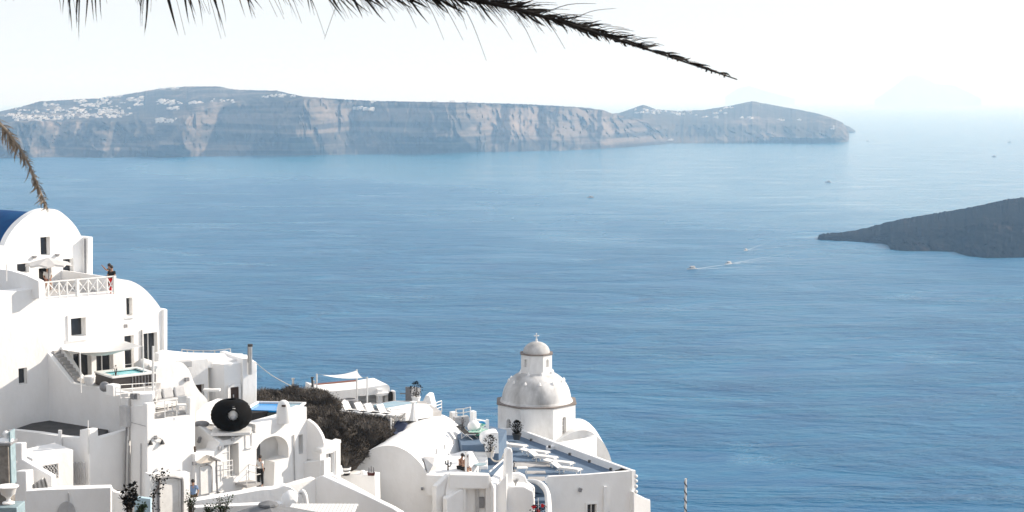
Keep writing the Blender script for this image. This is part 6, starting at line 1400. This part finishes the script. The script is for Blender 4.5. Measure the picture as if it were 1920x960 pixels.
while x < 1360:                      # outer half: swept leaflets on both sides
    k = (x - 620) / 760
    Lu = (92 - 62 * k) * rnd.uniform(.7, 1.1) * min(1, (1395 - x) / 110 + .25); Ll = (78 - 52 * k) * rnd.uniform(.6, 1.1) * min(1, max(.12, (1290 - x) / 330))
    an = R(rnd.uniform(-4, 16) if k > .3 else rnd.uniform(-10, 12)); leafpx(x, Lu * math.cos(an), -Lu * math.sin(an) + (Lu * .16 if k > .5 else 0), LM, (1.25 - .4 * k) * rnd.uniform(.8, 1.2), rnd.uniform(-.12, .1))
    an = R(rnd.uniform(32, 52) - 8 * k); leafpx(x + 3, Ll * math.cos(an), Ll * math.sin(an), LM if rnd.random() < .7 or x > 1050 else LT, rnd.uniform(.7, 1.2), rnd.uniform(-.12, .1))
    if k < .75:
        for q_ in range(2): leafpx(x + rnd.uniform(0, 6), rnd.uniform(.5, 1.0) * Ll * .8, rnd.uniform(.3, .8) * Ll, LT, rnd.uniform(.6, 1.2), rnd.uniform(-.12, .1))
        leafpx(x + rnd.uniform(0, 6), rnd.uniform(.8, 1.3) * Lu, -rnd.uniform(-.15, .25) * Lu, LT, 1.0, rnd.uniform(-.1, .1))
    x += 6.4 if x < 1200 else 8
for x in (700, 742, 790, 815, 850, 905, 960, 1015):      # thin stragglers
    leafpx(x, rnd.uniform(25, 60), rnd.uniform(55, 90), LT, 1.0)
leafpx(860, 52, 118, LT, 1.1); leafpx(650, -42, 100, LT, 1.0); leafpx(1010, 108, -22, LT, 1.2); leafpx(1060, 95, -28, LT, 1.0)
for bx, ty, wdt, n_ in ((135, 60, 14, 4), (150, 82, 6, 3), (188, 56, 10, 3), (124, 30, 8, 2), (262, 32, 10, 3), (270, 68, 8, 4), (282, 28, 4, 2), (342, 75, 8, 3), (368, 50, 10, 3), (380, 52, 8, 3), (392, 38, 8, 3), (425, 66, 6, 3), (415, 70, 8, 2), (470, 34, 10, 4), (484, 32, 6, 2), (522, 38, 12, 3), (545, 14, 12, 3), (560, 46, 8, 3), (600, 28, 14, 4), (610, 88, 3, 1), (640, 30, 14, 5), (660, 44, 14, 5), (690, 36, 14, 4), (18, 4, 10, 2), (230, 8, 30, 3), (310, 8, 20, 3), (575, 12, 20, 4)):
    for k in range(n_):
        tx = bx + rnd.uniform(-wdt, wdt); ty2 = ty * rnd.uniform(.6, 1.05); sx = tx - rnd.uniform(20, 60) if bx > 330 else tx - rnd.uniform(-25, 35)
        r_ = rach(max(-400, sx)); leaflet(fa, LM if rnd.random() < .55 and bx > 120 else LT, P(*r_), P(tx, ty2, r_[2] + rnd.uniform(-.1, .1)), rnd.uniform(.7, 1.1), rnd.uniform(-1, 1))
strands.build('fine_strands', FAND, fa, kind='stuff')
frB = sm([(-330, 60, 6.9), (-160, 120, 6.5), (-60, 182, 6.2), (0, 233, 6.0), (25, 262, 5.95), (50, 300, 5.9), (70, 345, 5.85), (83, 378, 5.82), (88, 394, 5.8)], 8)
fb2 = thing('palm_frond', 'short dry tan palm frond hanging down at the left edge', 'palm frond', P(-330, 60, 6.9))
MB().tube([P(*p) for p in frB], .008, 8, .0022).build('rachis', TANF, fb2, smooth=60)
LB = [make_leafmesh(30 + s_, .0055, c_, TANF) for s_, c_ in ((1, .1), (2, .25), (3, .45), (4, .3))]
n_ = 92
for i in range(n_):
    k = .28 + .66 * i / n_; r_ = curve_at(frB, k); L = 30 * (1 - ((k - .28) / .7)) + 8
    L *= rnd.uniform(.75, 1.15)
    if k > .86: L *= .5
    a = P(*r_)
    leaflet(fb2, LB, a, P(r_[0] - L * .10 + rnd.uniform(-4, 4), r_[1] + L, r_[2] + rnd.uniform(-.05, .05)), .75, rnd.uniform(-1.5, 1.5))
    leaflet(fb2, LB, a, P(r_[0] + L * .62, r_[1] + L * rnd.uniform(-.12, .3), r_[2] + rnd.uniform(-.05, .08)), .5, rnd.uniform(-.8, .8))
